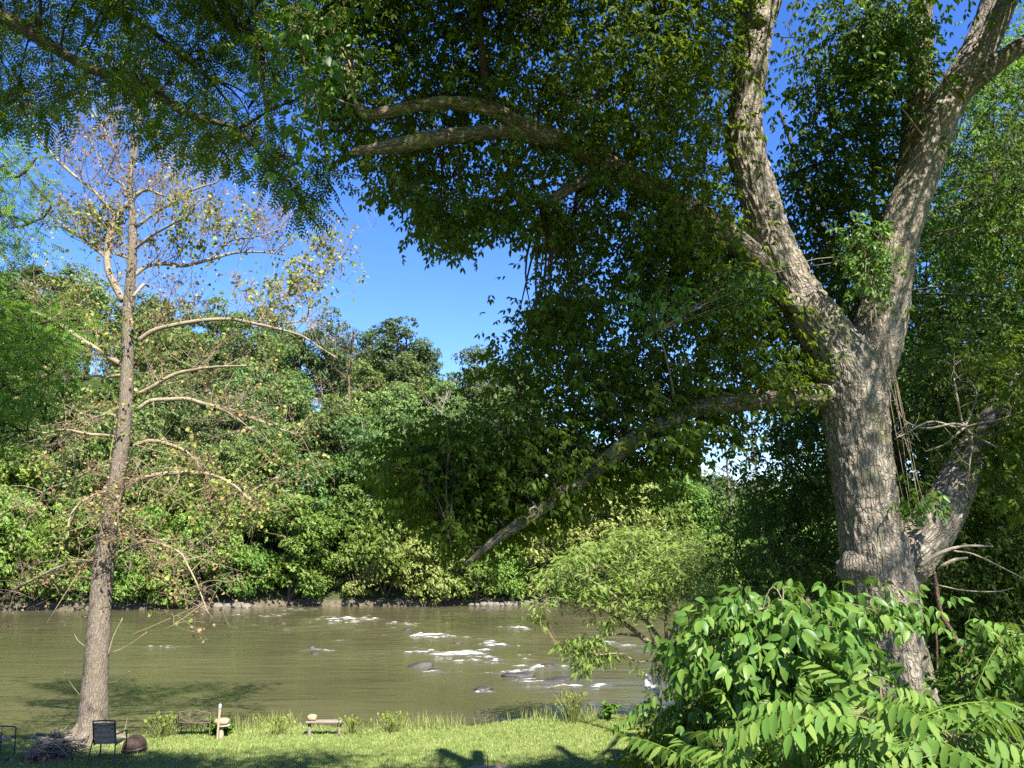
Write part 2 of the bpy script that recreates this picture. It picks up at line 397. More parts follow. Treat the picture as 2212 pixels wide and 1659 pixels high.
T_ail = pinnate_fine(8, .33, .34, .75)
T_locust = pinnate(6, .22, .48, .25)
T_feather = pinnate(9, .26, .38, .3, True, 1.1)
T_single = compound([leaflet((0, 0, 0), 0, 1, .95, .15, .25)])
T_pair = compound([leaflet((0, 0, 0), .5, 1, .5), leaflet((0, 0, 0), -.5, .9, .5), leaflet((.25, 0, .05), 0, 1, .5)])
def _heart():
    a = np.array([(0, 0, 0), (-.12, .28, .03), (.15, .48, .05), (.55, .42, .02), (1, 0, -.25), (.55, -.42, .02), (.15, -.48, .05), (-.12, -.28, .03), (.45, 0, -.04)])
    return a, np.array([(0, 8, 2, 1), (8, 4, 3, 2), (0, 7, 6, 8), (8, 6, 5, 4)])
T_heart = _heart()
def _far(k, seed):
    r = np.random.default_rng(seed); v = []; f = []
    for i in range(k):
        a = r.uniform(0, 6.28); o = np.array((math.cos(a), math.sin(a), r.uniform(-.4, .4))) * r.uniform(.2, .9)
        d = unit(r.normal(size=3) * (1, 1, .5)); e = unit(np.cross(d, r.normal(size=3) * .45 + (0, 0, 1)))
        s = r.uniform(.7, 1.2)
        v += [o - d * .6 * s, o + e * .34 * s, o + d * .6 * s, o - e * .34 * s]; f.append((4 * i, 4 * i + 1, 4 * i + 2, 4 * i + 3))
    return np.array(v), np.array(f)
T_far = _far(4, 1)
T_far2 = _far(3, 5)
def place(T, Pn, Dn, Nn, S):
    tv, tf = T; Dn = unit(Dn); Y = unit(np.cross(Nn, Dn)); Z = np.cross(Dn, Y); S = np.asarray(S).reshape(-1, 1, 1)
    V = Pn[:, None] + S * (tv[None, :, 0:1] * Dn[:, None] + tv[None, :, 1:2] * Y[:, None] + tv[None, :, 2:3] * Z[:, None])
    F = (tf[None] + (np.arange(len(Pn)) * len(tv))[:, None, None]).reshape(-1, tf.shape[1])
    return V.reshape(-1, 3), F
def sprays(C, aim, per, spread, T, size, droop=.35, rnd=None, flat=.45, tilt=.5):
    """leaves of every twig end in C (n,3), twigs pointing along aim (n,3)"""
    r = rnd or rng; n = len(C) * per
    c = np.repeat(C, per, 0); a = np.repeat(unit(aim), per, 0)
    off = r.normal(size=(n, 3)) * spread * np.array((1, 1, flat)) - a * np.abs(r.normal(size=(n, 1))) * spread * .9
    p = c + off
    d = a * .5 + unit(off) * .7 + r.normal(size=(n, 3)) * .45; d[:, 2] = d[:, 2] * .5 - droop
    N = np.array((0, 0, 1.)) + r.normal(size=(n, 3)) * tilt
    return place(T, p, d, N, size * r.uniform(.7, 1.2, n))

def in_poly(poly, p):
    x, y = p[:, 0], p[:, 1]; c = np.zeros(len(p), bool); j = len(poly) - 1
    for i in range(len(poly)):
        xi, yi = poly[i]; xj, yj = poly[j]
        k = ((yi > y) != (yj > y)) & (x < (xj - xi) * (y - yi) / (yj - yi + 1e-9) + xi); c ^= k; j = i
    return c
def region(poly, n, D0, D1, holes=()):
    """n points in the volume seen through an outline, between two depths"""
    poly = np.array(poly, float); lo, hi = poly.min(0), poly.max(0); out = []
    while sum(map(len, out)) < n:
        q = rng.uniform(lo, hi, (n * 3, 2)); k = in_poly(poly, q)
        for (hu, hv, ha, hb) in holes: k &= ((q[:, 0] - hu) / ha) ** 2 + ((q[:, 1] - hv) / hb) ** 2 > rng.uniform(.6, 1.1, len(q))
        out.append(q[k])
    q = np.concatenate(out)[:n]; D = rng.uniform(D0, D1, n)
    x = (q[:, 0] - 1106) / FPX; y = -(q[:, 1] - 829.5) / FPX
    d = np.stack([x, cp - y * sp_, sp_ + y * cp], -1); d = d / d[:, 1:2] * D[:, None]
    return d + np.array((0, 0, CAM_Z))
def clump(pts, keep=.62, scale=1.1, seed=3):
    """thin a cloud of points into clumps with gaps"""
    f = fbm(pts * scale, seed, 2); return pts[f > np.quantile(f, 1 - keep)]
def wire(C, anchors, mb, ratio=7, r_main=.02, r_twig=.006, sag=.15):
    """branches from the limbs to every leaf spray; returns the direction of each twig end"""
    C = np.asarray(C); A = np.asarray(anchors); k = max(1, len(C) // ratio)
    H = C[rng.choice(len(C), k, replace=False)]
    def nearest(X, Y):
        o = np.empty(len(X), int)
        for s in range(0, len(X), 400): o[s:s + 400] = ((X[s:s + 400, None] - Y[None]) ** 2).sum(-1).argmin(1)
        return o
    h0 = A[nearest(H, A)]; Hm = H * .75 + h0 * .25
    mid = (h0 + Hm) / 2 + rng.normal(size=H.shape) * .12 + np.array((0, 0, sag)); Ln = np.linalg.norm(Hm - h0, axis=1)
    V, F, _ = twigs(h0, mid, Hm, np.minimum(r_main * (.5 + Ln * .4), .05), np.full(k, r_twig * 1.2), 6, 5); mb.add(V, F, V * 0 + V)
    t0 = Hm[nearest(C, Hm)]
    mid = (t0 + C) / 2 + rng.normal(size=C.shape) * .08 + np.array((0, 0, sag * .5))
    V, F, _ = twigs(t0, mid, C, np.full(len(C), r_twig * 1.2), np.full(len(C), r_twig * .5), 4, 3); mb.add(V, F, V * 0 + V)
    return unit(C - mid + 1e-4)

# ================================================================ THE SETTING
WZ = -1.0
def near_edge(x): return 22.1 + .13 * (np.clip(x, -40, 22) + 14.6) + .35 * np.sin(x * .7) + .2 * np.sin(x * 1.9 + 1)
def far_edge(x): return 78.0 + .14 * np.clip(x, -150, 200) + .9 * np.sin(x * .21) + .4 * np.sin(x * .83)
def ridge(x): return np.interp(x, [-160, -85, -62, -50, -38, -28, -18, -10, -3, 6, 16, 30, 48, 90, 160],
                               [36, 34, 29, 25, 24.5, 24.5, 23.5, 22, 18, 14, 9, 5, 2.5, 2, 2])
def gz(x, y):
    x = np.asarray(x, float); y = np.asarray(y, float)
    p = np.stack([x * .25, y * .25, x * 0], -1).reshape(-1, 3)
    nn = (fbm(p, 11, 3) - .45).reshape(x.shape)
    ne, fe = near_edge(x), far_edge(x)
    lawn = sm(17.5, 4.0, y) * 2.7 + nn * .12 + sm(7, 18, x) * sm(26, 12, y) * .3
    bed = WZ - .9 + nn * .4
    t = np.clip((y - fe) / 46.0, 0, 1)
    hill = WZ + .1 + sm(0, 3.5, y - fe) * 1.5 + (t ** 1.15) * ridge(x) + nn * 2.2 * sm(3, 20, y - fe) - .9 * sm(1.0, 0, y - fe)
    z = np.where(y < (ne + fe) / 2, lawn + (bed - lawn) * sm(0, 2.0, y - ne), bed + (hill - bed) * sm(-1.5, .3, y - fe))
    return z
def gz1(x, y): return float(gz(np.array([x]), np.array([y]))[0])

xs = np.concatenate((np.linspace(-900, -150, 12)[:-1], np.linspace(-150, -30, 61)[:-1], np.linspace(-30, 25, 184)[:-1], np.linspace(25, 150, 63)[:-1], np.linspace(150, 900, 12)))
ys = np.concatenate((np.linspace(-400, -10, 9)[:-1], np.linspace(-10, 17, 46)[:-1], np.linspace(17, 28, 74)[:-1], np.linspace(28, 68, 14)[:-1], np.linspace(68, 92, 49)[:-1], np.linspace(92, 150, 40)[:-1], np.linspace(150, 900, 14)))
X, Y = np.meshgrid(xs, ys); Z = gz(X, Y)
ny, nx = X.shape
def grid_faces(ny, nx):
    i = np.arange(ny - 1)[:, None] * nx + np.arange(nx - 1)[None]
    return np.stack([i, i + 1, i + nx + 1, i + nx], -1).reshape(-1, 4)
m, n, out = new_mat("ground_grass_and_soil")
geo = n.nodes.new("ShaderNodeNewGeometry"); pos = geo.outputs['Position']; sx = n.nodes.new("ShaderNodeSeparateXYZ"); n.links.new(pos, sx.inputs[0])
gcol = ramp(n, noise(n, 1.6, 5, pos), [(.3, (.10, .14, .035)), (.55, (.165, .205, .058)), (.75, (.25, .26, .10))])
gfine = noise(n, 45, 5, pos)
gcol = mixc(n, math_(n, 'MULTIPLY', gfine, .5), gcol, (.07, .12, .02))
soil = ramp(n, noise(n, 3, 6, pos), [(.3, (.05, .042, .028)), (.7, (.12, .10, .068))])
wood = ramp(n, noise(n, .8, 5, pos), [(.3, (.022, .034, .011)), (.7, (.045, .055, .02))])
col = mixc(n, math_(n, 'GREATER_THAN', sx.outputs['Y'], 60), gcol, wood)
col = mixc(n, math_(n, 'LESS_THAN', math_(n, 'ADD', sx.outputs['Z'], math_(n, 'MULTIPLY', gfine, .4)), -.22), col, soil)
b = n.nodes.new("ShaderNodeBsdfPrincipled"); n.links.new(col, b.inputs['Base Color']); b.inputs['Roughness'].default_value = .95; b.inputs['Specular IOR Level'].default_value = .1
n.links.new(bump(n, gfine, .8, .05), b.inputs['Normal']); n.links.new(b.outputs[0], out.inputs[0]); M['ground'] = m
g = mesh("ground", np.stack([X, Y, Z], -1), grid_faces(ny, nx), M['ground'], smooth=True)
tag(g, kind='structure')

# ---------------------------------------------------------------- river with real riffles and white water
RAPIDS = [  # u, v, half width, half height (2212 px view), strength
    (750, 1337, 75, 7, 1.), (565, 1330, 45, 4, .8), (890, 1347, 60, 4, .8), (925, 1373, 34, 3.2, 1.5), (970, 1376, 60, 2, .8), (1080, 1391, 38, 7, 1.1),
    (990, 1413, 55, 8, 1.25), (905, 1410, 45, 3.5, 1.1), (1040, 1424, 85, 8, .9), (1175, 1441, 55, 7, 1.0), (1265, 1481, 95, 5, 1.0),
    (345, 1397, 60, 2.5, .75), (1000, 1395, 230, 28, .42), (700, 1352, 230, 14, .42), (1100, 1357, 40, 3, 1.0), (1290, 1391, 60, 5, .9), (1350, 1370, 120, 20, .35),
    (1120, 1453, 45, 3, .9), (1140, 1473, 45, 2.5, .8), (935, 1452, 28, 2, .7), (1046, 1494, 30, 2, .8), (1000, 1325, 160, 6, .35), (1450, 1400, 80, 8, .6), (690, 1405, 40, 2.5, .6), (640, 1318, 60, 3, .7), (1140, 1340, 200, 12, .32), (1480, 1480, 70, 6, .5)]
wx = np.concatenate((np.linspace(-420, -60, 40)[:-1], np.linspace(-60, -24, 90)[:-1], np.linspace(-24, 14, 480)[:-1], np.linspace(14, 50, 120)[:-1], np.linspace(50, 420, 40)))
wy = np.concatenate((np.linspace(20, 34, 120)[:-1], np.linspace(34, 60, 420)[:-1], np.linspace(60, 90, 170)[:-1], np.linspace(90, 150, 10)))
X, Y = np.meshgrid(wx, wy); p = np.stack([X.ravel(), Y.ravel(), X.ravel() * 0], -1)
act = np.full(len(p), 0.0); wid = np.zeros(len(p)); G = act.reshape(X.shape)
def stamp(arr, c, hx, hy, a):
    i0, i1 = np.searchsorted(wy, (c[1] - 2.6 * hy, c[1] + 2.6 * hy)); j0, j1 = np.searchsorted(wx, (c[0] - 2.6 * hx, c[0] + 2.6 * hx))
    A = arr.reshape(X.shape); xx, yy = X[i0:i1, j0:j1] - c[0], Y[i0:i1, j0:j1] - c[1]
    if xx.size: A[i0:i1, j0:j1] = np.maximum(A[i0:i1, j0:j1], a * np.exp(-(xx / hx) ** 2 - ((yy - .05 * np.sin(xx * 5)) / hy) ** 2))
for (u, v, a, bb, s) in RAPIDS:
    c = onz(u, v, WZ); hx = abs(onz(u + a, v, WZ)[0] - c[0]); hy = max(.25, abs(onz(u, v - bb, WZ)[1] - c[1]))
    stamp(wid, c, hx * 1.15, hy * 1.2, min(1, s) if s < .5 else .55)
    for q in range(int(5 + hx * hy * (5 if s > .5 else .9))):
        cc = c[:2] + rng.normal(size=2) * (hx * .55, hy * .55); l = rng.uniform(.12, .75) * (1.3 if s > 1.2 else 1)
        stamp(act, cc, l, rng.uniform(.035, .11) * (1 + .012 * cc[1]), s * rng.uniform(.45, 1.1))
pw = p * np.array((.38, 1.6, 1))
st = fbm(pw + 3, 21, 4); st2 = fbm(p * np.array((1.1, 3.4, 1)) + 9, 31, 3)
wave = (fbm(p * np.array((.18, .55, 1)), 41, 3) - .45)
rough = .012 + .05 * np.minimum(1, wid * 1.6 + act)
Zw = WZ + wave * .035 + (st - .45) * rough * 2.2 + (st2 - .45) * rough * 1.0 + act * .09
fa1 = fbm(p * np.array((1.5, 6.5, 1)) + 5, 33, 3) / .875; fa2 = fbm(p * np.array((.5, 2.6, 1)) + 2, 35, 3) / .875
fa1 = fbm(p * np.array((2.2, 9, 1)) + 5, 33, 3) / .875
foam = np.clip(act * 1.25 + (fa1 - .55) * 1.3 * np.clip(wid + act, 0, 1), 0, 1)
m, n, out = new_mat("murky_river_water")
at = n.nodes.new("ShaderNodeAttribute"); at.attribute_name = 'foam'
geo = n.nodes.new("ShaderNodeNewGeometry"); pos = geo.outputs['Position']
r1 = noise(n, 1.0, 4, mapping(n, pos, (.9, 2.6, 1))); r2 = noise(n, 1.0, 3, mapping(n, pos, (4.2, 8.5, 1)))
mud = ramp(n, noise(n, .09, 4, pos), [(.35, (.050, .047, .022)), (.65, (.072, .066, .033))])
b = n.nodes.new("ShaderNodeBsdfPrincipled"); n.links.new(mud, b.inputs['Base Color'])
b.inputs['Roughness'].default_value = .10; b.inputs['IOR'].default_value = 1.33
patch = ramp(n, noise(n, .16, 4, mapping(n, pos, (.5, 1.6, 1))), [(.38, (.25, .25, .25)), (.62, (1, 1, 1))])
r3 = noise(n, 1.0, 3, mapping(n, pos, (.22, .8, 1)))
hh = math_(n, 'ADD', math_(n, 'MULTIPLY', patch, math_(n, 'ADD', math_(n, 'MULTIPLY', r1, .8), math_(n, 'MULTIPLY', r2, .30))), math_(n, 'MULTIPLY', r3, 1.5))
n.links.new(bump(n, hh, .5, .09), b.inputs['Normal'])
fb = n.nodes.new("ShaderNodeBsdfPrincipled"); fb.inputs['Base Color'].default_value = (.72, .73, .72, 1); fb.inputs['Roughness'].default_value = .7
hf = noise(n, 1.0, 5, mapping(n, pos, (5.5, 15, 1)), .7); lf = noise(n, 1.0, 4, mapping(n, pos, (1.6, 9, 1)), .6)
ff = math_(n, 'ADD', math_(n, 'MULTIPLY', at.outputs['Fac'], 1.15), math_(n, 'SUBTRACT', math_(n, 'ADD', math_(n, 'MULTIPLY', hf, 2.2), math_(n, 'MULTIPLY', lf, 1.6)), 2.45))
ff = math_(n, 'MULTIPLY', math_(n, 'MINIMUM', math_(n, 'MAXIMUM', ff, 0.0), 1.0), math_(n, 'MINIMUM', math_(n, 'MULTIPLY', at.outputs['Fac'], 4.0), .92))
ms = n.nodes.new("ShaderNodeMixShader"); n.links.new(ff, ms.inputs[0]); n.links.new(b.outputs[0], ms.inputs[1]); n.links.new(fb.outputs[0], ms.inputs[2]); n.links.new(ms.outputs[0], out.inputs[0])
w = mesh("river_water", np.stack([X.ravel(), Y.ravel(), Zw], -1), grid_faces(*X.shape), m, smooth=True, attrs={'foam': ('FLOAT', foam)})
tag(w, kind='structure')

# ---------------------------------------------------------------- lawn grass (uncountable) and the rough bank grass
def blades(n, xr, yr, hr, wr, bend, mask=None):
    q = np.stack([rng.uniform(*xr, n), rng.uniform(*yr, n)], -1)
    if mask is not None: q = q[mask(q)]
    n = len(q); z = gz(q[:, 0], q[:, 1]); h = rng.uniform(*hr, n) ; a = rng.uniform(0, 6.283, n); w = rng.uniform(*wr, n)
    d = np.stack([np.cos(a), np.sin(a), a * 0], -1); o = np.stack([q[:, 0], q[:, 1], z - .01], -1)
    l = rng.normal(size=(n, 3)) * bend * h[:, None]; l[:, 2] = 0; up = np.array((0, 0, 1.)) * h[:, None]
    V = np.stack([o - d * w[:, None], o + d * w[:, None], o + up * .6 + l * .45 + d * w[:, None] * .7, o + up * .6 + l * .45 - d * w[:, None] * .7, o + up + l * 1.2], 1)
    k = np.arange(n)[:, None] * 5
    return V.reshape(-1, 3), [k + np.array([[0, 1, 2, 3]]), k + np.array([[3, 2, 4]])]
M['grass'] = leaf_mat("mown_grass_blade", [(0, (.13, .17, .042)), (.6, (.205, .25, .072)), (.9, (.29, .31, .11)), (1, (.38, .36, .17))], (.25, .36, .04), .32, rough=.6)
M['tallgrass'] = leaf_mat("rank_grass_blade", [(0, (.13, .18, .04)), (.6, (.22, .26, .07)), (1, (.36, .34, .15))], (.28, .34, .06), .32, rough=.6)
v, f = blades(150000, (-19, 12), (17.6, 25.5), (.03, .085), (.006, .012), .35, lambda q: q[:, 1] < near_edge(q[:, 0]) + .2)
tag(mesh("lawn_grass", v, f, M['grass']), kind='stuff')
def edge_mask(q):
    dd = q[:, 1] - near_edge(q[:, 0]); dens = fbm(np.stack([q[:, 0] * .9, q[:, 1] * 0, q[:, 0] * 0], -1), 5, 3)
    lean = np.where(q[:, 0] < -9.8, .35, 1.0)
    return (dd > -.6) & (dd < .7) & (rng.random(len(q)) < np.clip((dens - .27) * 3.2, .05, 1) * np.exp(-(dd / .4) ** 2) * lean)
v, f = blades(60000, (-19, 12), (20, 27), (.12, .5), (.005, .010), .22, edge_mask)
tag(mesh("bank_grass", v, f, M['tallgrass']), kind='stuff')
def grass_clump(u, v, n, h, spread, label, D):
    c = P(u, v, D); c[2] = gz1(c[0], c[1]); root = empty("grass_clump", c)
    a = rng.uniform(0, 6.283, n); r = np.abs(rng.normal(size=n)) * spread
    P0 = np.stack([np.cos(a) * r * .4, np.sin(a) * r * .4, a * 0 - .03], -1); hh = rng.uniform(.5, 1, n) * h
    P2 = np.stack([np.cos(a) * (r + .12 * hh), np.sin(a) * (r + .12 * hh), hh], -1); P1 = np.stack([np.cos(a) * r * .5, np.sin(a) * r * .5, hh * .6], -1)
    V, F, _ = twigs(P0, P1, P2, np.full(n, .007), np.full(n, .002), 4, 3)
    o = mesh("stem", V, F, M['tallgrass'], root); o['kind'] = 'stuff'
    sd = P2[: n // 2]; V, F = place(T_single, np.concatenate((sd, sd - (0, 0, .04))), np.tile((0, 0, 1.), (2 * len(sd), 1)), rng.normal(size=(2 * len(sd), 3)), np.full(2 * len(sd), .07))
    o = mesh("seed_head", V, F, M['yellow'], root); o['kind'] = 'stuff'
    tag(root, label, "grass", "tall grass clumps along the river bank")
grass_clump(1238, 1572, 120, .85, .22, "tall airy clump of seeding grass on the lawn edge below the feathery tree", 23.9)
grass_clump(845, 1588, 110, .5, .25, "dry yellowish grass clump with pale stalks right of the plank bench", 22.9)
grass_clump(350, 1594, 130, .6, .3, "tall grass clump growing beside the scrolled metal bench", 22.3)
grass_clump(600, 1584, 90, .45, .25, "low grass clump left of the plank bench by the water", 22.6)
grass_clump(760, 1583, 90, .42, .25, "low grass clump at the right end of the plank bench", 22.7)

# ================================================================ WOODS ACROSS THE RIVER
def crown_proto(seed, H, Rc, z0, mat, nl, per, card, squash=1.0, name="crown", top=1.0):
    """lobed crown of many small leaf clusters round a branching trunk; returns (trunk object, crown object)"""
    r = np.random.default_rng(seed)
    c = np.array((0, 0, (z0 + H) / 2)); hz = (H - z0) / 2
    L = []
    while len(L) < nl:
        q = r.uniform(-1, 1, 3)
        if np.linalg.norm(q) < 1 and np.linalg.norm(q) > .35: L.append(q)
    L = np.array(L); lob = c + L * np.array((Rc * .78, Rc * .78, hz * .8)) ; lr = r.uniform(.2, .36, nl) * Rc
    lob[:, :2] *= (1.0 - .35 * np.clip((lob[:, 2:3] - c[2]) / hz, 0, 1) * top)
    pts = []; aim = []
    for q, s in zip(lob, lr):
        d = unit(r.normal(size=(per, 3)) + np.array((0, 0, .25))); rad = s * r.uniform(.45, 1.12, per) ** .6
        pp = q + d * rad[:, None] * np.array((1.15, 1.15, .62 * squash)); pts.append(pp); aim.append(d)
    pts = np.concatenate(pts); aim = np.concatenate(aim)
    k = fbm(pts * 1.1 / (Rc / 5.), seed, 2); s = k > np.quantile(k, .22); pts, aim = pts[s], aim[s]
    N = aim * 1.0 + np.array((0, -.0, .75)) + r.normal(size=pts.shape) * .45
    V, F = place(T_far, pts, r.normal(size=pts.shape) * (1, 1, .35), N, card * r.uniform(.6, 1.25, len(pts)))
    co = mesh(name, V, F, mat)
    mb = MB(); tz = np.linspace(-.6, H * .82, 9); wob = np.cumsum(r.normal(size=(9, 2)) * .07 * H / 12, 0)
    tp = np.stack([wob[:, 0], wob[:, 1], tz], -1); tr = np.linspace(.021 * H, .005 * H, 9); addtube(mb, tp, tr, 7)
    for q in lob[: min(nl, 16)]:
        k = np.clip((q[2] - .3 * H) / (H) * 9, 1, 7); b0 = np.array([np.interp(k, np.arange(9), tp[:, a]) for a in range(3)])
        mid = (b0 + q) / 2 + np.array((0, 0, -.03 * H)); addtube(mb, catmull([b0, mid, q], 6), np.linspace(.008 * H, .002 * H, 6), 5)
    to = mb.build("trunk", M['hill_trunk'])
    return to, co
protos = {'hill': [], 'hill_gray': [], 'bank': [], 'bank_pale': []}
for s in range(6): protos['hill'].append(crown_proto(100 + s, 15 + s % 3, 4.7 + .5 * (s % 2), 1.6, M['hill'], 40 + 3 * s, 140, .31, top=.65))
for s in range(3): protos['hill_gray'].append(crown_proto(200 + s, 16, 4.6, 3.6, M['hill_gray'], 32 + 3 * s, 130, .28, .85, top=.35))
for s in range(5): protos['bank'].append(crown_proto(300 + s, 8.5 + s * .5, 4.3, -.2, M['bank'], 42, 160, .25, 1.0, top=.5))
for s in range(2): protos['bank_pale'].append(crown_proto(400 + s, 9, 4.2, -.1, M['bank_pale'], 40, 155, .24, .9, top=.5))
used = set()
def put_tree(name, kind, i, x, y, sc, label, group, cat="tree", z=None, sz=1.0):
    to, co = protos[kind][i % len(protos[kind])]
    root = empty(name, (x, y, gz1(x, y) if z is None else z), rng.uniform(0, 6.28)); root.scale = (sc, sc, sc * sz)
    for src in (to, co):
        if src.name in used: o = src.copy(); COL.objects.link(o)
        else: o = src; used.add(src.name)
        o.parent = root
    tag(root, label, cat, group); return root
# skyline trees, each with its own place on the ridge
SKY = [(25, 565, 118, 'hill', 1.15, "tall dark tree on the skyline at the far edge behind the locust boughs"),
       (85, 556, 116, 'hill', 1.2, "broad tree on the ridge top just left of the sycamore trunk"),
       (150, 548, 118, 'hill', 1.2, "highest rounded tree on the skyline beside the sycamore's left limbs"),
       (215, 575, 116, 'hill', 1.1, "ridge tree showing between the sycamore's forked stems"),
       (330, 625, 115, 'hill', 1.0, "rounded ridge tree just right of the sycamore stem"),
       (385, 632, 117, 'hill', .95, "small domed tree on the skyline right of the sycamore"),
       (490, 625, 116, 'hill', 1.05, "pointed ridge tree below the sycamore's long right bough"),
       (565, 640, 115, 'hill', 1.05, "dark ridge tree behind the tip of the sycamore's long bough"),
       (650, 690, 114, 'hill', .9, "lower ridge tree in the dip before the thin leafed tree"),
       (715, 655, 113, 'hill_gray', 1.0, "thin leafed greyish tree on the skyline with bare stems showing"),
       (870, 668, 112, 'hill_gray', 1.45, "largest broad spreading tree on the skyline in the middle of the view"),
       (1030, 718, 112, 'hill_gray', 1.05, "round topped skyline tree next to the dark overhanging leaves"),
       (950, 790, 110, 'hill', .85, "small tree filling the skyline notch between the two broad trees"),
       (1130, 760, 112, 'hill', .9, "ridge tree half hidden behind the dark overhanging boughs")]
for i, (u, v, D, k, s, lab) in enumerate(SKY):
    c = P(u, v, D); h = [15, 16, 17, 15, 16, 17][i % 6] if k == 'hill' else 16
    base = gz1(c[0], D); sc = s; sz = max(.6, min(1.6, (c[2] - base) / (h * 1.0 * sc)))
    put_tree("skyline_tree", k, i, c[0], D, sc, lab, "trees on the skyline of the far ridge", sz=sz)
# the wooded slope: one tree in every jittered cell
k = 0
for gy in np.arange(84, 127, 5.6):
    for gx in np.arange(-92, 80, 6.6):
        x = gx + rng.uniform(-2.6, 2.6) + (3.3 if int(gy / 5.6) % 2 else 0); y = gy + rng.uniform(-2, 2) + .14 * x
        if abs(x / y) > .80 and x < 0: continue
        hz = np.clip((y - far_edge(np.array([x]))[0]) / 44, 0, 1)
        u = 1106 + x / y * FPX
        if u > 2320: continue
        ty = rng.random(); kind = 'hill' if ty < .80 else ('bank' if ty < .90 else 'hill_gray')
        s = rng.uniform(.62, .98) * (1.05 if kind != 'bank' else 1.1)
        if x > 8: s *= .75
        zone = "upper" if hz > .55 else "lower"
        lab = {'hill': "leafy mid green tree among its like on the %s wooded slope across the river",
               'bank': "bright yellow green tree standing out among darker ones on the %s far slope",
               'hill_gray': "greyish olive tree with open crown on the %s wooded slope across the river"}[kind] % zone
        put_tree("forest_tree", kind, k, x, y, s, lab, {'hill': "mid green", 'bank': "bright green", 'hill_gray': "greyish"}[kind] + " trees on the %s far slope" % zone); k += 1
# the bright bushy trees that lean over the water along the far bank
BANK = [(-40, 1310, 1.0, 'bank', "bright bank tree at the frame edge drooping to the water"),
        (40, 1312, 1.0, 'bank', "bright leafy bank tree left of the sycamore trunk drooping to the water"),
        (130, 1312, .95, 'bank', "bank tree right against the left side of the sycamore trunk"),
        (215, 1311, .9, 'bank', "bank tree standing directly behind the sycamore trunk"),
        (300, 1311, 1.0, 'bank', "bright bank tree just right of the sycamore trunk overhanging the water"),
        (385, 1310, .95, 'bank', "bank tree above the metal garden bench"),
        (455, 1309, 1.0, 'bank', "yellow green bank tree above the stone topped stump"),
        (545, 1306, .7, 'bank', "low bank bush above the pale boulders at the far waterline"),
        (625, 1307, 1.05, 'bank', "tall bright bank tree right of the pale boulders"),
        (700, 1306, 1.0, 'bank', "rounded bank tree above the plank bench"),
        (775, 1305, .8, 'bank_pale', "pale silvery bank bush beside the plank bench's bright tree"),
        (840, 1305, .95, 'bank', "bright bank tree left of the hanging bough tip"),
        (905, 1304, .8, 'bank_pale', "pale bank bush just left of the hanging bough tip"),
        (965, 1303, .85, 'bank_pale', "pale thin bank tree with bare stems behind the bough tip"),
        (1030, 1302, .9, 'bank', "vine hung bank tree right of the bough tip"),
        (1095, 1301, .85, 'bank', "shaded bank tree above the stony far shore"),
        (1170, 1300, 1.1, 'bank_pale', "large yellowish bank tree behind the top of the feathery tree"),
        (1260, 1299, 1.15, 'bank_pale', "yellowish bank tree behind the middle of the feathery tree"),
        (1350, 1298, 1.1, 'bank_pale', "yellow flecked bank tree behind the feathery tree's right side"),
        (1440, 1297, 1.0, 'bank', "green bank tree seen under the dark boughs right of the feathery tree"),
        (1530, 1296, 1.0, 'bank', "far bank tree glimpsed left of the bright shrub"),
        (1640, 1295, 1.0, 'bank', "far bank tree mostly hidden behind the bright shrub"),
        (1800, 1294, 1.0, 'bank', "far bank tree hidden behind the big forked trunk")]
for i, (u, v, s, kind, lab) in enumerate(BANK):
    x = onz(u, v, WZ)[0]; y = far_edge(np.array([x]))[0] + 1.0 + rng.uniform(-.3, .6)
    put_tree("bank_tree", kind, i, x, y, s * (.86, 1.12, .97, 1.2, .9)[i % 5], lab, "bushy trees along the far bank", sz=rng.uniform(1.05, 1.3), z=-1.15)
for i, (u, s, kind, lab) in enumerate([(-20, 1.05, 'bank', "taller bright tree behind the bank row at the left frame edge"), (90, 1.15, 'bank', "taller bright tree behind the bank row just left of the sycamore stem"), (265, 1.1, 'bank', "taller bright tree behind the bank row just right of the sycamore stem"),
        (420, .95, 'bank', "second row bright tree above the metal bench"), (590, 1.2, 'bank', "tall bright second row tree right of the pale boulders"), (735, 1.1, 'bank', "second row bright tree above the plank bench"), (860, 1.2, 'bank', "second row bright tree behind the dark bough's leaf tips"),
        (1215, 1.25, 'bank_pale', "tall yellowish tree behind the feathery tree's crown"), (1330, 1.2, 'bank_pale', "tall pale tree under the low dark bough"), (1480, 1.1, 'bank', "second row tree seen right of the low bough")]):
    x = onz(u, 1305, WZ)[0]; y = far_edge(np.array([x]))[0] + 5.5; x *= y / far_edge(np.array([x]))[0]
    put_tree("bank_tree", kind, i + 2, x, y, s, lab, "taller trees behind the far bank row", sz=1.25)
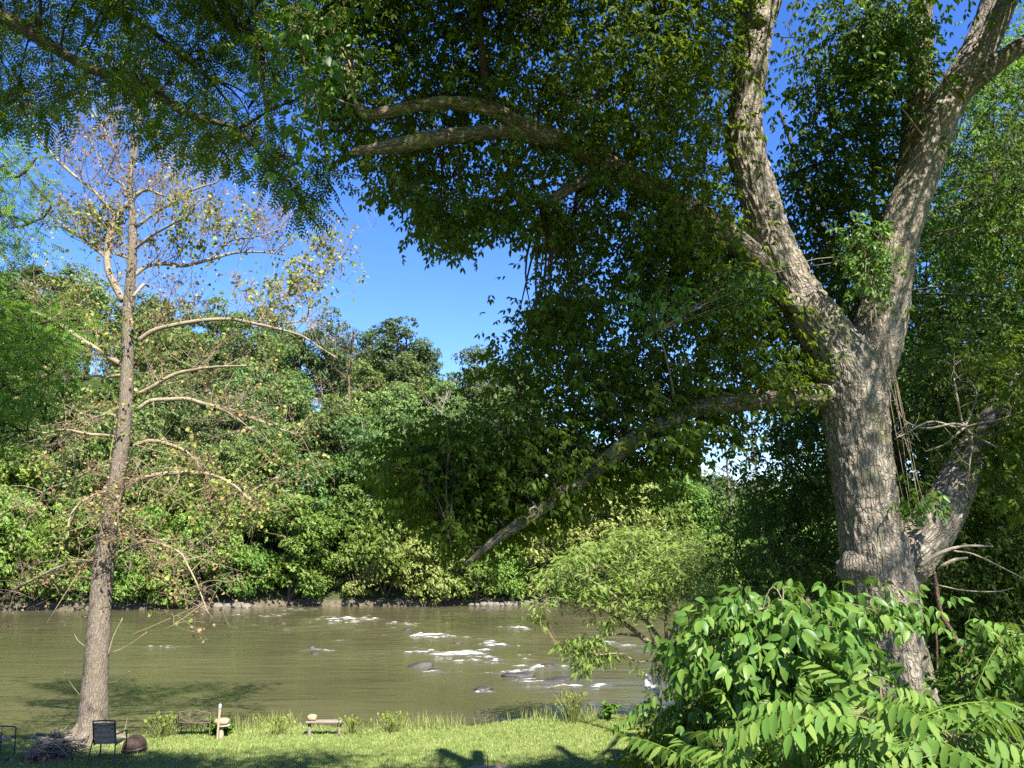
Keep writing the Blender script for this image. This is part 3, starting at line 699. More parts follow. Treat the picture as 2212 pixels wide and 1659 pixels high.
# bare snags
def bare_tree(name, u, v0, v1, D, w, label, seed, mat=M['deadwood'], lean=0, n=16, z=None):
    r = np.random.default_rng(seed); top = P(u + lean, v1, D); b0 = P(u, v0, D); g0 = gz1(b0[0], b0[1])
    b0[2] = min(b0[2], g0); root = empty(name, b0); H = np.linalg.norm(top - b0); mb = MB()
    sp = catmull([np.zeros(3), (top - b0) * .35 + r.normal(size=3) * .02 * H, (top - b0) * .7 + r.normal(size=3) * .02 * H, top - b0], 24); rd = np.linspace(w, w * .15, 24)
    addtube(mb, sp, rd, 7, rough=.1); mb.build("trunk", mat, root); 
    P0 = []; P1 = []; P2 = []; R0 = []
    for j in range(n):
        t = r.uniform(.35, .95); b = sp[int(t * 23)]; a = r.uniform(0, 6.28); l = H * r.uniform(.12, .3) * (1.15 - t * .6)
        e = b + np.array((math.cos(a) * l, math.sin(a) * l * .7, l * r.uniform(.3, 1.0))); P0.append(b); P2.append(e); P1.append((b + e) / 2 + r.normal(size=3) * .1 * l); R0.append(w * .32)
        for q in range(4):
            s0 = b + (e - b) * r.uniform(.4, 1); e2 = s0 + r.normal(size=3) * l * .28 + np.array((0, 0, l * .15)); P0.append(s0); P2.append(e2); P1.append((s0 + e2) / 2); R0.append(w * .14)
    V, F, _ = twigs(np.array(P0), np.array(P1), np.array(P2), np.array(R0), np.array(R0) * .3, 5, 4); bo = mesh("crown", V, F, mat, root)
    tag(root, label, "dead tree", None); return root
bare_tree("dead_tree", 750, 862, 715, 103, .32, "tall brownish dead snag standing in the slope below the thin skyline tree", 1, M['vine'], lean=18)
bare_tree("dead_tree", 965, 905, 845, 96, .2, "small pale bare tree among green crowns mid slope", 2, n=22)
bare_tree("dead_tree", 890, 880, 838, 98, .16, "grey leaning bare branchy tree below the broad skyline tree", 3, lean=-25, n=20)
bare_tree("dead_tree", 985, 1255, 1150, 80.5, .17, "bare grey stemmed small tree at the far waterline behind the bough tip", 4, n=26)
bare_tree("bare_tree", 1602, 1240, 800, 84, .20, "leaning thin bare tree against sky left of the big trunk", 5, M['hill_trunk'], lean=-55, n=24)
bare_tree("bare_tree", 1652, 1240, 850, 86, .24, "thickest bare tree against sky between bough and trunk", 6, M['hill_trunk'], lean=-30, n=24)
bare_tree("bare_tree", 1700, 1240, 880, 85, .18, "slim bare tree nearest the big trunk seen against white cloud", 7, M['hill_trunk'], lean=-38, n=20)

# ---------------------------------------------------------------- boulders
def rock(u, v, wpx, hfrac, dfrac, label, group, mat, seed, z=None, sink=.35, name="boulder", world=None):
    c = onz(u, v, WZ if z is None else z) if world is None else np.array(world); D = c[1]; r = px(wpx, D) / 2 * 1.04
    t = np.linspace(0, np.pi, 14); ph = np.linspace(0, 2 * np.pi, 22, endpoint=False)
    T, Ph = np.meshgrid(t, ph, indexing='ij'); q = np.stack([np.sin(T) * np.cos(Ph), np.sin(T) * np.sin(Ph), np.cos(T)], -1).reshape(-1, 3)
    f = .62 + 1.0 * (fbm(q * 1.5 + seed * 7.3, seed, 5) - .28) ; V = q * f[:, None]; V[:, 2] = np.clip(V[:, 2], -.5, .62 + .1 * vnoise(q * 3, seed)) 
    V = V * np.array((r, r * dfrac, r * hfrac * 1.5))
    i = np.arange(13)[:, None] * 22; j = np.arange(22)[None]; j2 = (j + 1) % 22
    F = np.stack([i + j, i + 22 + j, i + 22 + j2, i + j2], -1).reshape(-1, 4)
    o = mesh(name, V, F, mat, smooth=True, loc=c - np.array((0, 0, r * hfrac * sink * .4)))
    tag(o, label, "rock", group); return o
M['rock'] = plain("river_rock", (.018, .016, .014), (.048, .043, .038), 2.2, .55, bstr=.6, bdist=.05)
M['rock_pale'] = plain("pale_shore_rock", (.075, .065, .052), (.17, .15, .12), 4, .85, bstr=.6, bdist=.05)
RG = "boulders in the riffle"
for i, a in enumerate([
    (908, 1440, 62, .33, .55, "smooth humped brown boulder breaking the water left of the long flat rocks"),
    (940, 1449, 34, .28, .6, "small knobbly rock just in front of the smooth humped boulder"),
    (1118, 1461, 78, .20, .5, "long flat rock ledge at the near edge of the riffle"),
    (1210, 1468, 70, .13, .5, "low flat rock trailing right from the long ledge"),
    (1236, 1467, 34, .22, .5, "pale hump at the right end of the flat rocks"),
    (1148, 1471, 60, .12, .5, "half drowned slab in front of the long ledge"),
    (1043, 1490, 52, .25, .5, "dark wet rock nearest the lawn in midstream"),
    (1185, 1441, 40, .35, .6, "dark rock ringed by foam behind the long ledge"),
    (673, 1399, 22, .4, .7, "upper of the two small grey rocks left of the riffle"),
    (681, 1412, 24, .35, .7, "lower of the two small grey rocks left of the riffle"),
    (880, 1362, 24, .4, .7, "small grey rock beside the wide white wave"),
    (838, 1346, 18, .3, .7, "reddish rock in the foam line below the far bank"),
    (612, 1346, 18, .3, .7, "little rock in the foam upstream near the sycamore"),
    (1052, 1318, 30, .18, .6, "dark driftwood like rock alone near the far shore"),
    (1282, 1380, 24, .3, .7, "rounded rock seen just left of the feathery tree's hanging spray"),
    (987, 1390, 22, .3, .6, "dark wet rock in the middle of the riffle"),
    (1100, 1358, 20, .25, .6, "foam capped stone upstream of the ledge")]):
    rock(*a[:5], a[5], RG, M['rock'], 50 + i)
SG = "pale rocks along the far shore"
for i in range(16):
    if i < 5: u = [505, 522, 545, 562, 480][i]; w = [26, 22, 30, 24, 14][i]
    else: u = 1020 + (i - 5) * 13; w = rng.uniform(9, 20)
    x = onz(u, 1305, WZ)[0]; y = far_edge(np.array([x]))[0] - .25 + rng.uniform(-.2, .3)
    lab = ["pale boulder left of the low bank bush", "squat pale boulder in the low bank bush group", "largest pale boulder at the far waterline", "pale boulder at the right of the far group", "small stone left of the pale far boulders"][i] if i < 5 else "small pale stone on the stony far shore below shaded trees"
    rock(u, 1305, w, .6, .8, lab, "pale boulders by the low bank bush" if i < 5 else SG, M['rock_pale'], 80 + i, world=(x, y, WZ + .12))
for kk in protos.values():
    for to, co in kk:
        for o in (to, co):
            if o.name not in used: bpy.data.objects.remove(o)

# ================================================================ THE BIG FORKED TREE
CAMP = np.array((0, 0, CAM_Z))
def sample_limb(q, s=0, e=None): return q[s:e]
root = wroot("forked_tree", P(1935, 1560, 10.0) * (1, 1, 0) + (0, 0, gz1(5.2, 10)))
tag(root, "large old tree with forked furrowed trunk and long mossy boughs reaching over the river", "tree")
mb = MB()
zb = gz1(5.2, 10.0)
foot = P(1945, 1560, 10.0); foot2 = np.array((foot[0] + .03, 10.0, zb - .3))
def world_limb(mb, pts, rad, step, sides, **k):
    L = np.linalg.norm(np.diff(pts, axis=0), axis=1).sum(); n = max(6, int(L / step)); q = catmull(pts, n)
    r = np.interp(np.linspace(0, len(rad) - 1, n), np.arange(len(rad)), rad); addtube(mb, q, r, sides, **k); return q
stem = [(1938, 1500, 148), (1921, 1380, 132), (1908, 1290, 140), (1893, 1210, 134), (1876, 1120, 126), (1862, 1010, 124), (1853, 930, 126), (1846, 860, 140), (1832, 800, 136), (1795, 735, 108),
        (1722, 630, 94), (1668, 520, 86), (1640, 430, 80), (1614, 335, 80), (1609, 300, 82), (1609, 240, 74), (1622, 120, 78), (1628, 50, 82), (1618, -40, 60), (1590, -200, 46)]
pts = [foot2] + [P(u, v, 10.0) for u, v, w in stem]; rad = [px(190, 10) / 2] + [px(w, 10.0 + .3 * (830 - v) / 800) / 2 * 1.02 for u, v, w in stem]
trunk_path = world_limb(mb, np.array(pts), np.array(rad), .022, 120, rough=.10, seed=1, ridge=.024)
# burl low on the left and the collar half way up the left stem
def burl(mb, c, r, seed, sq=(1, 1, 1)):
    t = np.linspace(0, np.pi, 22); ph = np.linspace(0, 2 * np.pi, 34, endpoint=False); T, Ph = np.meshgrid(t, ph, indexing='ij')
    q = np.stack([np.sin(T) * np.cos(Ph), np.sin(T) * np.sin(Ph), np.cos(T)], -1).reshape(-1, 3)
    V = q * (.7 + .55 * fbm(q * 2.2 + seed, seed, 4))[:, None] * r * np.array(sq)
    i = np.arange(21)[:, None] * 34; j = np.arange(34)[None]; j2 = (j + 1) % 34
    mb.add(V + c, np.stack([i + j, i + 34 + j, i + 34 + j2, i + j2], -1).reshape(-1, 4), V + c)
burl(mb, P(1856, 1225, 9.95), .27, 3, (1, 1, 1.1)); burl(mb, P(1609, 310, 10.05), .30, 5, (1, 1, .7)); burl(mb, P(1718, 655, 9.78), .14, 6); burl(mb, P(1648, 545, 9.85), .10, 7)
burl(mb, P(1632, 45, 9.8), .16, 8)
big = {}
big['trunk'] = mb.build("trunk", M['bark'], root, smooth=True)
def big_limb(spec, D, mat='bark', sides=40, ridge=.008, seed=2, name="limb", step=.03, rough=.16):
    mb = MB(); q, r = limb(mb, spec, D, step, sides, rough, seed, ridge); mb.build(name, M[mat], root, smooth=True); return q
L_right = big_limb([(1838, 900, 80), (1862, 830, 118), (1893, 730, 112), (1922, 610, 96), (1945, 500, 84), (1985, 385, 78), (2040, 235, 74), (2108, 120, 74), (2160, 0, 74), (2200, -140, 60)], 10.1, sides=90, ridge=.016, seed=3, step=.024)
L_inner = big_limb([(1945, 470, 50), (1966, 380, 70), (1985, 260, 66), (1990, 150, 50), (1992, 0, 42), (1990, -160, 30)], 10.3, 'bark_moss', seed=4, rough=.3)
L_rb = big_limb([(2060, 215, 50), (2120, 160, 46), (2175, 120, 40), (2260, 70, 36), (2400, 20, 26)], 10.0, 'bark_moss', seed=5)
L_up = big_limb([(1690, 630, 40, 10.0), (1630, 555, 62, 9.9), (1540, 488, 60, 9.7), (1440, 425, 55, 9.5), (1340, 372, 52, 9.3), (1250, 322, 48, 9.1), (1185, 296, 48, 8.9), (1110, 262, 40, 8.7), (1060, 236, 34, 8.6), (960, 222, 28, 8.4), (860, 236, 27, 8.3), (795, 248, 25, 8.2), (768, 226, 15, 8.2)], None, 'bark_moss', sides=44, seed=6)
L_up2 = big_limb([(1165, 300, 30, 8.9), (1080, 285, 36, 8.7), (960, 296, 35, 8.5), (860, 314, 34, 8.4), (782, 326, 20, 8.3), (755, 330, 8, 8.3)], None, 'bark_moss', seed=7)
L_stub = big_limb([(1330, 375, 26, 9.3), (1275, 388, 26, 9.2), (1228, 408, 25, 9.1), (1178, 441, 18, 9.0)], None, 'bark_moss', seed=8)
L_vert = big_limb([(1075, 250, 24, 8.7), (1052, 180, 22, 8.7), (1042, 120, 18, 8.7), (1035, 20, 14, 8.7), (1040, -120, 10, 8.7)], None, 'bark_dark', sides=16, seed=9)
L_low = big_limb([(1830, 850, 44, 10.0), (1775, 853, 52, 9.9), (1700, 859, 46, 9.8), (1600, 868, 42, 9.6), (1500, 884, 40, 9.4), (1420, 922, 40, 9.2), (1340, 972, 42, 9.0), (1290, 1012, 38, 8.9), (1220, 1062, 36, 8.8), (1150, 1112, 28, 8.6), (1080, 1160, 20, 8.5), (1005, 1219, 10, 8.4)], None, 'bark_moss', seed=10)
L_tip = big_limb([(1072, 1166, 12, 8.5), (1040, 1184, 10, 8.5), (1005, 1183, 9, 8.5), (974, 1178, 6, 8.5)], None, 'bark_dark', sides=10, seed=11, step=.05)
L_stump = big_limb([(1905, 1290, 90, 10.1), (1955, 1205, 124, 10.1), (2005, 1150, 104, 10.1), (2046, 1085, 90, 10.2), (2088, 1000, 76, 10.3), (2135, 920, 56, 10.5), (2190, 840, 40, 10.8), (2260, 760, 26, 11.2)], None, 'bark', sides=70, ridge=.014, seed=12)
L_fork = big_limb([(1640, 60, 60), (1668, -20, 58), (1700, -140, 46)], 10.1, seed=13)

# foliage: sprays of five leaflets, hung on branches that leave the nearest bough
A_poly = [(690, -160), (655, 120), (690, 270), (775, 340), (800, 392), (880, 425), (930, 535), (1000, 515), (1055, 455), (1085, 500), (1122, 510), (1128, 412), (1200, 405), (1270, 400), (1340, 450), (1440, 520), (1560, 560), (1605, 540), (1575, 300), (1600, -160)]
B_poly = [(1205, 440), (1165, 500), (1190, 590), (1255, 605), (1180, 670), (1085, 735), (1065, 825), (1120, 860), (1210, 895), (1330, 950), (1450, 895), (1560, 870), (1780, 850), (1770, 770), (1690, 650), (1620, 570), (1430, 520), (1330, 455)]
C_poly = [(790, 1000), (850, 935), (955, 905), (1080, 880), (1210, 895), (1340, 960), (1450, 895), (1560, 880), (1500, 985), (1400, 1050), (1390, 1085), (1250, 1095), (1180, 1150), (1070, 1190), (965, 1168), (915, 1105), (870, 1060)]
clA = region(A_poly, 1500, 8.3, 11.3, holes=[(1250, 20, 25, 18), (900, 30, 30, 16), (1180, 350, 14, 18), (1000, 470, 12, 20), (1390, 150, 14, 12)])
clB = region(B_poly, 760, 9.0, 11.6, holes=[(1660, 740, 60, 40), (1545, 800, 42, 30), (1600, 700, 30, 24)])
clC = region(C_poly, 620, 8.5, 10.6)
clA = clump(clA, .86, 1.5, 3); clB = clump(clB, .74, 1.5, 4); clC = clump(clC, .70, 1.7, 5)
def cap_depth(p, lim):
    e = (p[:, 2] - CAM_Z) / p[:, 1]; ymax = (lim - CAM_Z * .76) / (1 + .76 * e); k = np.minimum(1, ymax / p[:, 1] * rng.uniform(.93, 1, len(p)))
    return CAMP + (p - CAMP) * k[:, None]
clA = cap_depth(clA, 19.2)
clR = clump(region([(2085, 770), (2260, 740), (2260, 1110), (2140, 1120), (2110, 960)], 90, 9.2, 10.4), .8, 1.5, 6)
hang = np.array([P(u, v, d) for (u0, v0, u1, v1, d, n) in [(905, 420, 965, 545, 8.6, 26), (1100, 395, 1108, 515, 8.7, 18), (1035, 440, 1010, 530, 8.5, 14), (840, 390, 850, 440, 8.4, 10), (1160, 420, 1190, 500, 9.0, 8), (1460, 960, 1480, 1010, 9.3, 8), (1560, 880, 1590, 990, 9.5, 10), (960, 1120, 985, 1190, 8.5, 12)]
                 for t in np.linspace(0, 1, n) for u, v in [(u0 + (u1 - u0) * t + rng.normal() * 16, v0 + (v1 - v0) * t)]])
clD = clump(region([(1660, 300), (1700, 60), (1760, -100), (1990, -100), (1950, 300), (1930, 560), (1760, 600), (1690, 480)], 150, 10.6, 12.5, [(1690, 200, 50, 150)]), .7, 1.5, 8)
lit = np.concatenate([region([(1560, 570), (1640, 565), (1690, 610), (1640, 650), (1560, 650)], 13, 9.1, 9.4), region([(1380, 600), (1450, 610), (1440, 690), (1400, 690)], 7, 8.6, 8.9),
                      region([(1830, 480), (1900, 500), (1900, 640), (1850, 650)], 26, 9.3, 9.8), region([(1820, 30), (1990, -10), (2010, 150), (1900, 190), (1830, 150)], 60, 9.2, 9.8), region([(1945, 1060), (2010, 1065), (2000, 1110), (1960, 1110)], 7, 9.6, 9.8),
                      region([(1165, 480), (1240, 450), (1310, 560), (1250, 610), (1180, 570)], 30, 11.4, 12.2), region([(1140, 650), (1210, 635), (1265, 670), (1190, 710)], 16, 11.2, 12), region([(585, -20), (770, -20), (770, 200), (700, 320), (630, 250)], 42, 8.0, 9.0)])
# unseen crown leaves, added above and beside the frame to shade the boughs below
ts = np.array(tosun)
def shade_ok(p):   # what stands above the frame may shade the left foreground of the lawn, not its open middle
    g_ = p - ts * (p[:, 2:3] / ts[2]); return (g_[:, 1] < 19.2) | ((g_[:, 0] < -2.4 + rng.normal(size=len(p)) * .5) & (g_[:, 1] < 20.75))
up = rng.uniform((-5.0, 1.5, 11.0), (11.5, 11.0, 17.0), (7200, 3))
up = up[((up[:, 0] - 3.2) / 8.4) ** 2 + ((up[:, 1] - 6.2) / 5.0) ** 2 + ((up[:, 2] - 13.2) / 4) ** 2 < 1]
up = clump(up, .56, .55, 9)
shade_band = np.stack([rng.uniform(-3.5, 3.2, 190), rng.uniform(5.5, 9.5, 190), rng.uniform(13.5, 16, 190)], -1); up = np.concatenate((up, clump(shade_band, .75, .8, 19)))  # unseen leaf band added to shade the lawn's left foreground
up = up[(uv_of(up)[1] < -60) & shade_ok(up)]
# keep a window open so that the sun reaches the trunk in patches
dmin = np.full(len(up), 9.0)
for q in list(trunk_path[60::12]) + list(region([(1165, 480), (1250, 450), (1320, 600), (1180, 700)], 8, 11.4, 12)):
    w_ = up - q; k_ = w_ @ ts; dmin = np.minimum(dmin, np.where(k_ > 0, np.linalg.norm(w_ - k_[:, None] * ts, axis=1), 9))
for q in region([(585, 0), (770, 0), (770, 200), (700, 320), (630, 250)], 14, 8.2, 9.0):
    w_ = up - q; k_ = w_ @ ts; dmin = np.minimum(dmin, np.where(k_ > 0, np.linalg.norm(w_ - k_[:, None] * ts, axis=1) * 1.3, 9))
up = up[(dmin > 1.25) | (rng.random(len(up)) < .13)]
# nothing of it hangs into the frame where the photograph shows sky or trunk
anch = np.concatenate([L_up, L_up2, L_vert, L_stub, L_low, L_tip, L_right[40:], L_inner, L_rb, trunk_path[-140:], L_fork])
tw = MB(); cr = MB()
def leafy(C, per, spread, size, T=T_elder, anchors=anch, droop=.35, ratio=7, tw=tw, cr=cr, rm=.02, rt=.006, **k):
    aim = wire(C, anchors, tw, ratio, rm, rt); V, F = sprays(C, aim, per, spread, T, size, droop, **k); cr.add(V, F)
leafy(clA, 9, .19, .135); leafy(clB, 9, .20, .14); leafy(clC, 9, .19, .135); leafy(hang, 6, .10, .12, ratio=9, droop=.6, anchors=np.concatenate((anch, clA, clB, clC)), rm=.006, rt=.004)
clD = cap_depth(clD, 20.5); leafy(clD, 9, .2, .14); leafy(clR, 8, .2, .135, anchors=np.concatenate((L_stump[-30:], L_right))); leafy(up, 14, .38, .16, anchors=anch[uv_of(anch)[1] < -45], rm=.010)
tw.build("branchlets", M['bark_dark'], root)['kind'] = 'stuff'
cr.build("crown", M['elder'], root)
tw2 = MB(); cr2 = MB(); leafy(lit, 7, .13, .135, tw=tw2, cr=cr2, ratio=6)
tw2.build("lit_twigs", M['twig'], root)['kind'] = 'stuff'; cr2.build("lit_foliage", M['elder_lit_ash'], root)  # sprays that look sunlit through their brighter leaf colour
# dead branch spray breaking from the stump limb on the right
mb = MB(); c0 = P(2085, 922, 9.7)
sprs = [[(2060, 915, 9), (2000, 925, 7), (1950, 905, 5), (1930, 850, 4)], [(2060, 922, 9), (2010, 910, 7), (1960, 935, 4), (1938, 945, 3)], [(2075, 900, 7), (2068, 860, 6), (2060, 810, 4), (2062, 790, 2)], [(2110, 915, 8), (2160, 905, 6), (2215, 885, 4)], [(2070, 935, 8), (2040, 960, 6), (2000, 975, 3)], [(2095, 935, 8), (2150, 965, 6), (2215, 1000, 4)], [(2098, 890, 6), (2110, 850, 5), (2090, 815, 3)], [(2100, 950, 7), (2095, 1000, 6), (2088, 1060, 3)]]
ends = []
for s in sprs:
    p = np.vstack((c0, [P(u, v, 9.7 + rng.uniform(-.25, .2)) for u, v, w in s])); q = catmull(p, 14); addtube(mb, q, np.linspace(.018, .005, 14), 5); ends.append(q[5:])
ends = np.concatenate(ends); o = ends[rng.choice(len(ends), 80)]; e = o + rng.normal(size=o.shape) * .11 + (0, 0, .03)
V, F, C_ = twigs(o, (o + e) / 2 + rng.normal(size=o.shape) * .02, e, np.full(80, .005), np.full(80, .002), 3, 3); mb.add(V, F, V)
s0 = P(2100, 985, 10.1); addtube(mb, catmull([s0, (s0 + c0) / 2 + (0.02, 0, .02), c0], 8), np.linspace(.026, .02, 8), 6)
mb.build("dead_limb", M['deadwood'], root)
mb = MB()
for s in [[(1985, 1225, 12, 9.7), (2030, 1195, 9, 9.6), (2080, 1180, 7, 9.6), (2145, 1180, 4, 9.6)], [(2030, 1225, 8, 9.65), (2060, 1210, 9, 9.6), (2090, 1205, 5, 9.6)], [(2060, 1190, 5, 9.6), (2110, 1200, 4, 9.6), (2212, 1250, 3, 9.6)], [(2010, 1260, 4, 9.6), (2080, 1275, 3, 9.6), (2150, 1278, 3, 9.6), (2190, 1270, 2, 9.6)]]:
    limb(mb, s, None, .06, 6)
mb.build("dead_limb", M['deadwood'], root)

# ================================================================ BLACK WALNUT REACHING IN FROM THE UPPER LEFT
wb = np.array((-11.5, 9.5, gz1(-11.5, 9.5))); root = wroot("walnut_tree", wb)
tag(root, "walnut tree reaching in from the upper left with dark crooked boughs and feathery leaves", "tree")
mb = MB(); wt = np.array([wb - (0, 0, .3), wb + (.1, 0, 3), wb + (.3, .1, 6), wb + (.2, .2, 9), wb + (.6, .3, 12)])
world_limb(mb, wt, np.array((.42, .34, .30, .26, .2)), .15, 20, rough=.15); mb.build("trunk", M['bark_dark'], root, smooth=True)
def wl(spec, start=None, seed=0):
    mb = MB(); pts = [P(*s[:2], s[3]) for s in spec]; rad = [px(s[2], s[3] * 1.15) / 2 for s in spec]
    if start is not None: pts = [start] + pts; rad = [rad[0] * 1.5] + rad
    q = world_limb(mb, np.array(pts), np.array(rad), .06, 12, rough=.25, seed=seed); mb.build("limb", M['bark_dark'], root, smooth=True); return q
W1 = wl([(-120, -10, 34, 9.0), (0, 35, 30, 9.0), (70, 72, 28, 9.0), (140, 118, 24, 9.0), (205, 153, 20, 9.0), (270, 168, 20, 9.0), (340, 205, 18, 9.0), (400, 242, 17, 9.0), (450, 260, 14, 9.0), (505, 275, 12, 9.0), (545, 310, 9, 9.0), (575, 352, 5, 9.0)], wt[2] + (0, 0, .8), 1)
W2 = wl([(120, -150, 20, 10), (230, 0, 16, 10), (300, 45, 14, 10), (365, 98, 11, 10), (410, 136, 7, 10), (450, 170, 4, 10)], wt[3], 2)
W3 = wl([(330, -200, 24, 9.6), (435, 0, 20, 9.6), (470, 42, 18, 9.6), (520, 70, 16, 9.6), (560, 105, 15, 9.6), (572, 165, 10, 9.6)], wt[3] + (0, 0, .8), 3)
W4 = wl([(512, 280, 7, 9.2), (590, 235, 6, 9.2), (640, 215, 5, 9.2), (680, 190, 3, 9.2)], None, 4)
tw = MB(); cr = MB(); wa = np.concatenate((W1, W2, W3, W4))
Wp = [(-60, -150), (690, -160), (690, 90), (640, 170), (620, 250), (650, 320), (600, 390), (560, 355), (480, 340), (400, 350), (330, 285), (240, 225), (170, 210), (140, 240), (80, 230), (30, 255), (-60, 270)]
cw = clump(region(Wp, 800, 8.2, 12.5, [(190, 240, 60, 40), (610, 60, 22, 30), (30, 150, 30, 20), (560, 200, 26, 20)]), .72, 1.3, 13)
hg = np.array([P(u0 + (u1 - u0) * t + rng.normal() * 12, v0 + (v1 - v0) * t, d) for (u0, v0, u1, v1, d, n) in [(620, 330, 660, 480, 9, 16), (690, 380, 675, 480, 9, 10), (590, 350, 610, 410, 9, 8), (110, 210, 100, 290, 9.4, 10), (60, 240, 40, 280, 9.4, 6), (470, 330, 480, 350, 9, 5), (330, 290, 345, 320, 9, 5), (720, 330, 715, 400, 9, 8), (0, 150, 20, 270, 9.6, 14)] for t in np.linspace(0, 1, n)])
cw = np.concatenate((cap_depth(cw[cw[:, 0] > -3.2], 19.2), cap_depth(cw[cw[:, 0] <= -3.2], 20.7)))
leafy(cw, 7, .2, .26, T_walnut, wa, .45, 6, tw, cr); leafy(hg, 4, .10, .26, T_walnut, wa, .7, 8, tw, cr)
up = np.stack([rng.uniform(-10.5, -3.0, 420), rng.uniform(5.5, 10.0, 420), rng.uniform(13.0, 16.5, 420)], -1); up = clump(up, .76, .6, 14); up = up[(uv_of(up)[1] < -40) & shade_ok(up)]  # unseen leaves added overhead to darken the walnut and shade the lawn
for q in ((-12.2, 20.3, .3), (-11.2, 22, 1.5), (-13, 15, 9.5), (-12.5, 15, 8)):
    w_ = up - np.array(q); k_ = w_ @ ts; up = up[(np.linalg.norm(w_ - k_[:, None] * ts, axis=1) > .9) | (rng.random(len(up)) < .4)]
leafy(up, 9, .4, .42, T_walnut, np.concatenate((wa, catmull(wt, 20)[8:])), .3, 7, tw, cr)
tw.build("branchlets", M['bark_dark'], root)['kind'] = 'stuff'; cr.build("crown", M['walnut'], root)

# ---------------------------------------------------------------- grape vine with broad leaves among the boughs
gr = empty("grape_vine", P(600, 200, 7.6)); inv = np.array(gr.location)
tag(gr, "wild grape vine with broad heart shaped leaves hanging from the walnut boughs", "vine")
mb = MB(); vq = []
for s in [[(640, -60), (630, 60), (560, 170), (590, 240), (560, 340)], [(640, 40), (660, 160), (655, 260), (640, 350), (612, 395)], [(760, -30), (720, 70), (700, 160), (690, 240)], [(520, -40), (560, 40), (580, 90)]]:
    q = catmull([P(u, v, 7.7 + rng.uniform(-.2, .2)) for u, v in s], 40); vq.append(q); addtube(mb, q - inv, np.linspace(.009, .004, 40), 5, cap=False)
mb.build("stem", M['vine'], gr); vq = np.concatenate(vq)
n = 150; b = vq[rng.choice(len(vq), n)]; p = b + rng.normal(size=(n, 3)) * .13
d = rng.normal(size=(n, 3)) * .5 + (0, 0, -.8); N = rng.normal(size=(n, 3)) * .5 + (0, -.5, .7)
V, F = place(T_heart, p - inv, d, N, rng.uniform(.07, .125, n)); mesh("foliage", V, F, M['grape'], gr)

# ================================================================ LOCUST AT THE LEFT EDGE
lb = np.array((-13.2, 15.0, gz1(-13.2, 15))); root = wroot("locust_tree", lb)
tag(root, "locust tree at the left edge with sunlit upper boughs and a dark shaded lower mass", "tree")
mb = MB(); lt = np.array([lb - (0, 0, .3), lb + (.1, 0, 3), lb + (-.2, .1, 6.5), lb + (.3, .2, 10), lb + (.2, .3, 13)])
world_limb(mb, lt, np.array((.3, .25, .2, .14, .08)), .15, 16, rough=.15); mb.build("trunk", M['bark_dark'], root, smooth=True)
mb = MB(); la = [catmull(lt, 30)]
for z, spec in [(6, [(-60, 420, 10, 15), (40, 380, 7, 15), (80, 340, 4, 15)]), (5, [(-40, 500, 10, 15), (40, 490, 6, 15), (95, 470, 3, 15)]), (3, [(-40, 720, 12, 15), (60, 700, 8, 15), (170, 690, 4, 15)]), (2.2, [(-40, 880, 12, 15), (40, 850, 8, 15), (120, 800, 4, 15)]), (2, [(-40, 960, 12, 14.5), (10, 935, 6, 14.5), (60, 930, 3, 14.5)])]:
    q = world_limb(mb, np.array([lb + (0, 0, z)] + [P(*s[:2], s[3]) for s in spec]), np.array([.09] + [px(s[2], 16) / 2 for s in spec]), .1, 8, rough=.2); la.append(q)
    mb.build("limb", M['bark_dark'], root, smooth=True); mb = MB()
la = np.concatenate(la); tw = MB(); cr = MB()
c1 = clump(region([(-120, 270), (20, 285), (75, 300), (100, 390), (112, 470), (70, 545), (20, 565), (-120, 620)], 230, 13.6, 16.5, [(90, 520, 30, 20)]), .75, 1.1, 15)
c2 = clump(region([(-120, 640), (60, 625), (135, 650), (180, 690), (165, 760), (140, 820), (95, 890), (30, 960), (-120, 985)], 380, 13.4, 16.5, []), .82, 1.1, 16)
leafy(c1, 8, .28, .26, T_locust, la, .25, 7, tw, cr); leafy(c2, 9, .28, .26, T_locust, la, .25, 7, tw, cr)
tw.build("branchlets", M['bark_dark'], root)['kind'] = 'stuff'; cr.build("crown", M['locust'], root)

# ================================================================ SYCAMORE WITH SPARSE LEAVES
DS = 22.0
sb = P(195, 1600, DS); sb[2] = gz1(sb[0], DS); root = wroot("sycamore_tree", sb)
tag(root, "tall sparse leaved sycamore with pale crooked limbs on the lawn edge by the brush pile", "tree")
mb = MB()
stem = [(196, 1592, 80), (200, 1565, 70), (204, 1500, 61), (209, 1420, 56), (215, 1330, 52), (222, 1240, 50), (231, 1160, 45), (243, 1090, 43), (254, 1020, 39), (266, 940, 34), (272, 860, 33), (275, 780, 30), (276, 700, 29), (281, 620, 27), (286, 550, 23), (286, 470, 20), (281, 400, 15), (287, 310, 11), (292, 220, 7), (284, 160, 3)]
pts = [sb + (-.02, 0, -.4)] + [P(u, v, DS) for u, v, w in stem]; rad = [.58] + [px(w, DS * .97) / 2 * .86 for u, v, w in stem]
spath = world_limb(mb, np.array(pts), np.array(rad), .09, 40, rough=.10, seed=21, ridge=.01)
for a in range(7):   # root flare
    th = a * .9 + .3; e = sb + np.array((math.cos(th) * 1.0, math.sin(th) * .9, -.12)); addtube(mb, catmull([sb + (0, 0, .75), sb + np.array((math.cos(th) * .42, math.sin(th) * .4, .2)), e], 10), np.linspace(.2, .09, 10), 10, rough=.2)
mb.build("trunk", M['sycamore'], root, smooth=True)
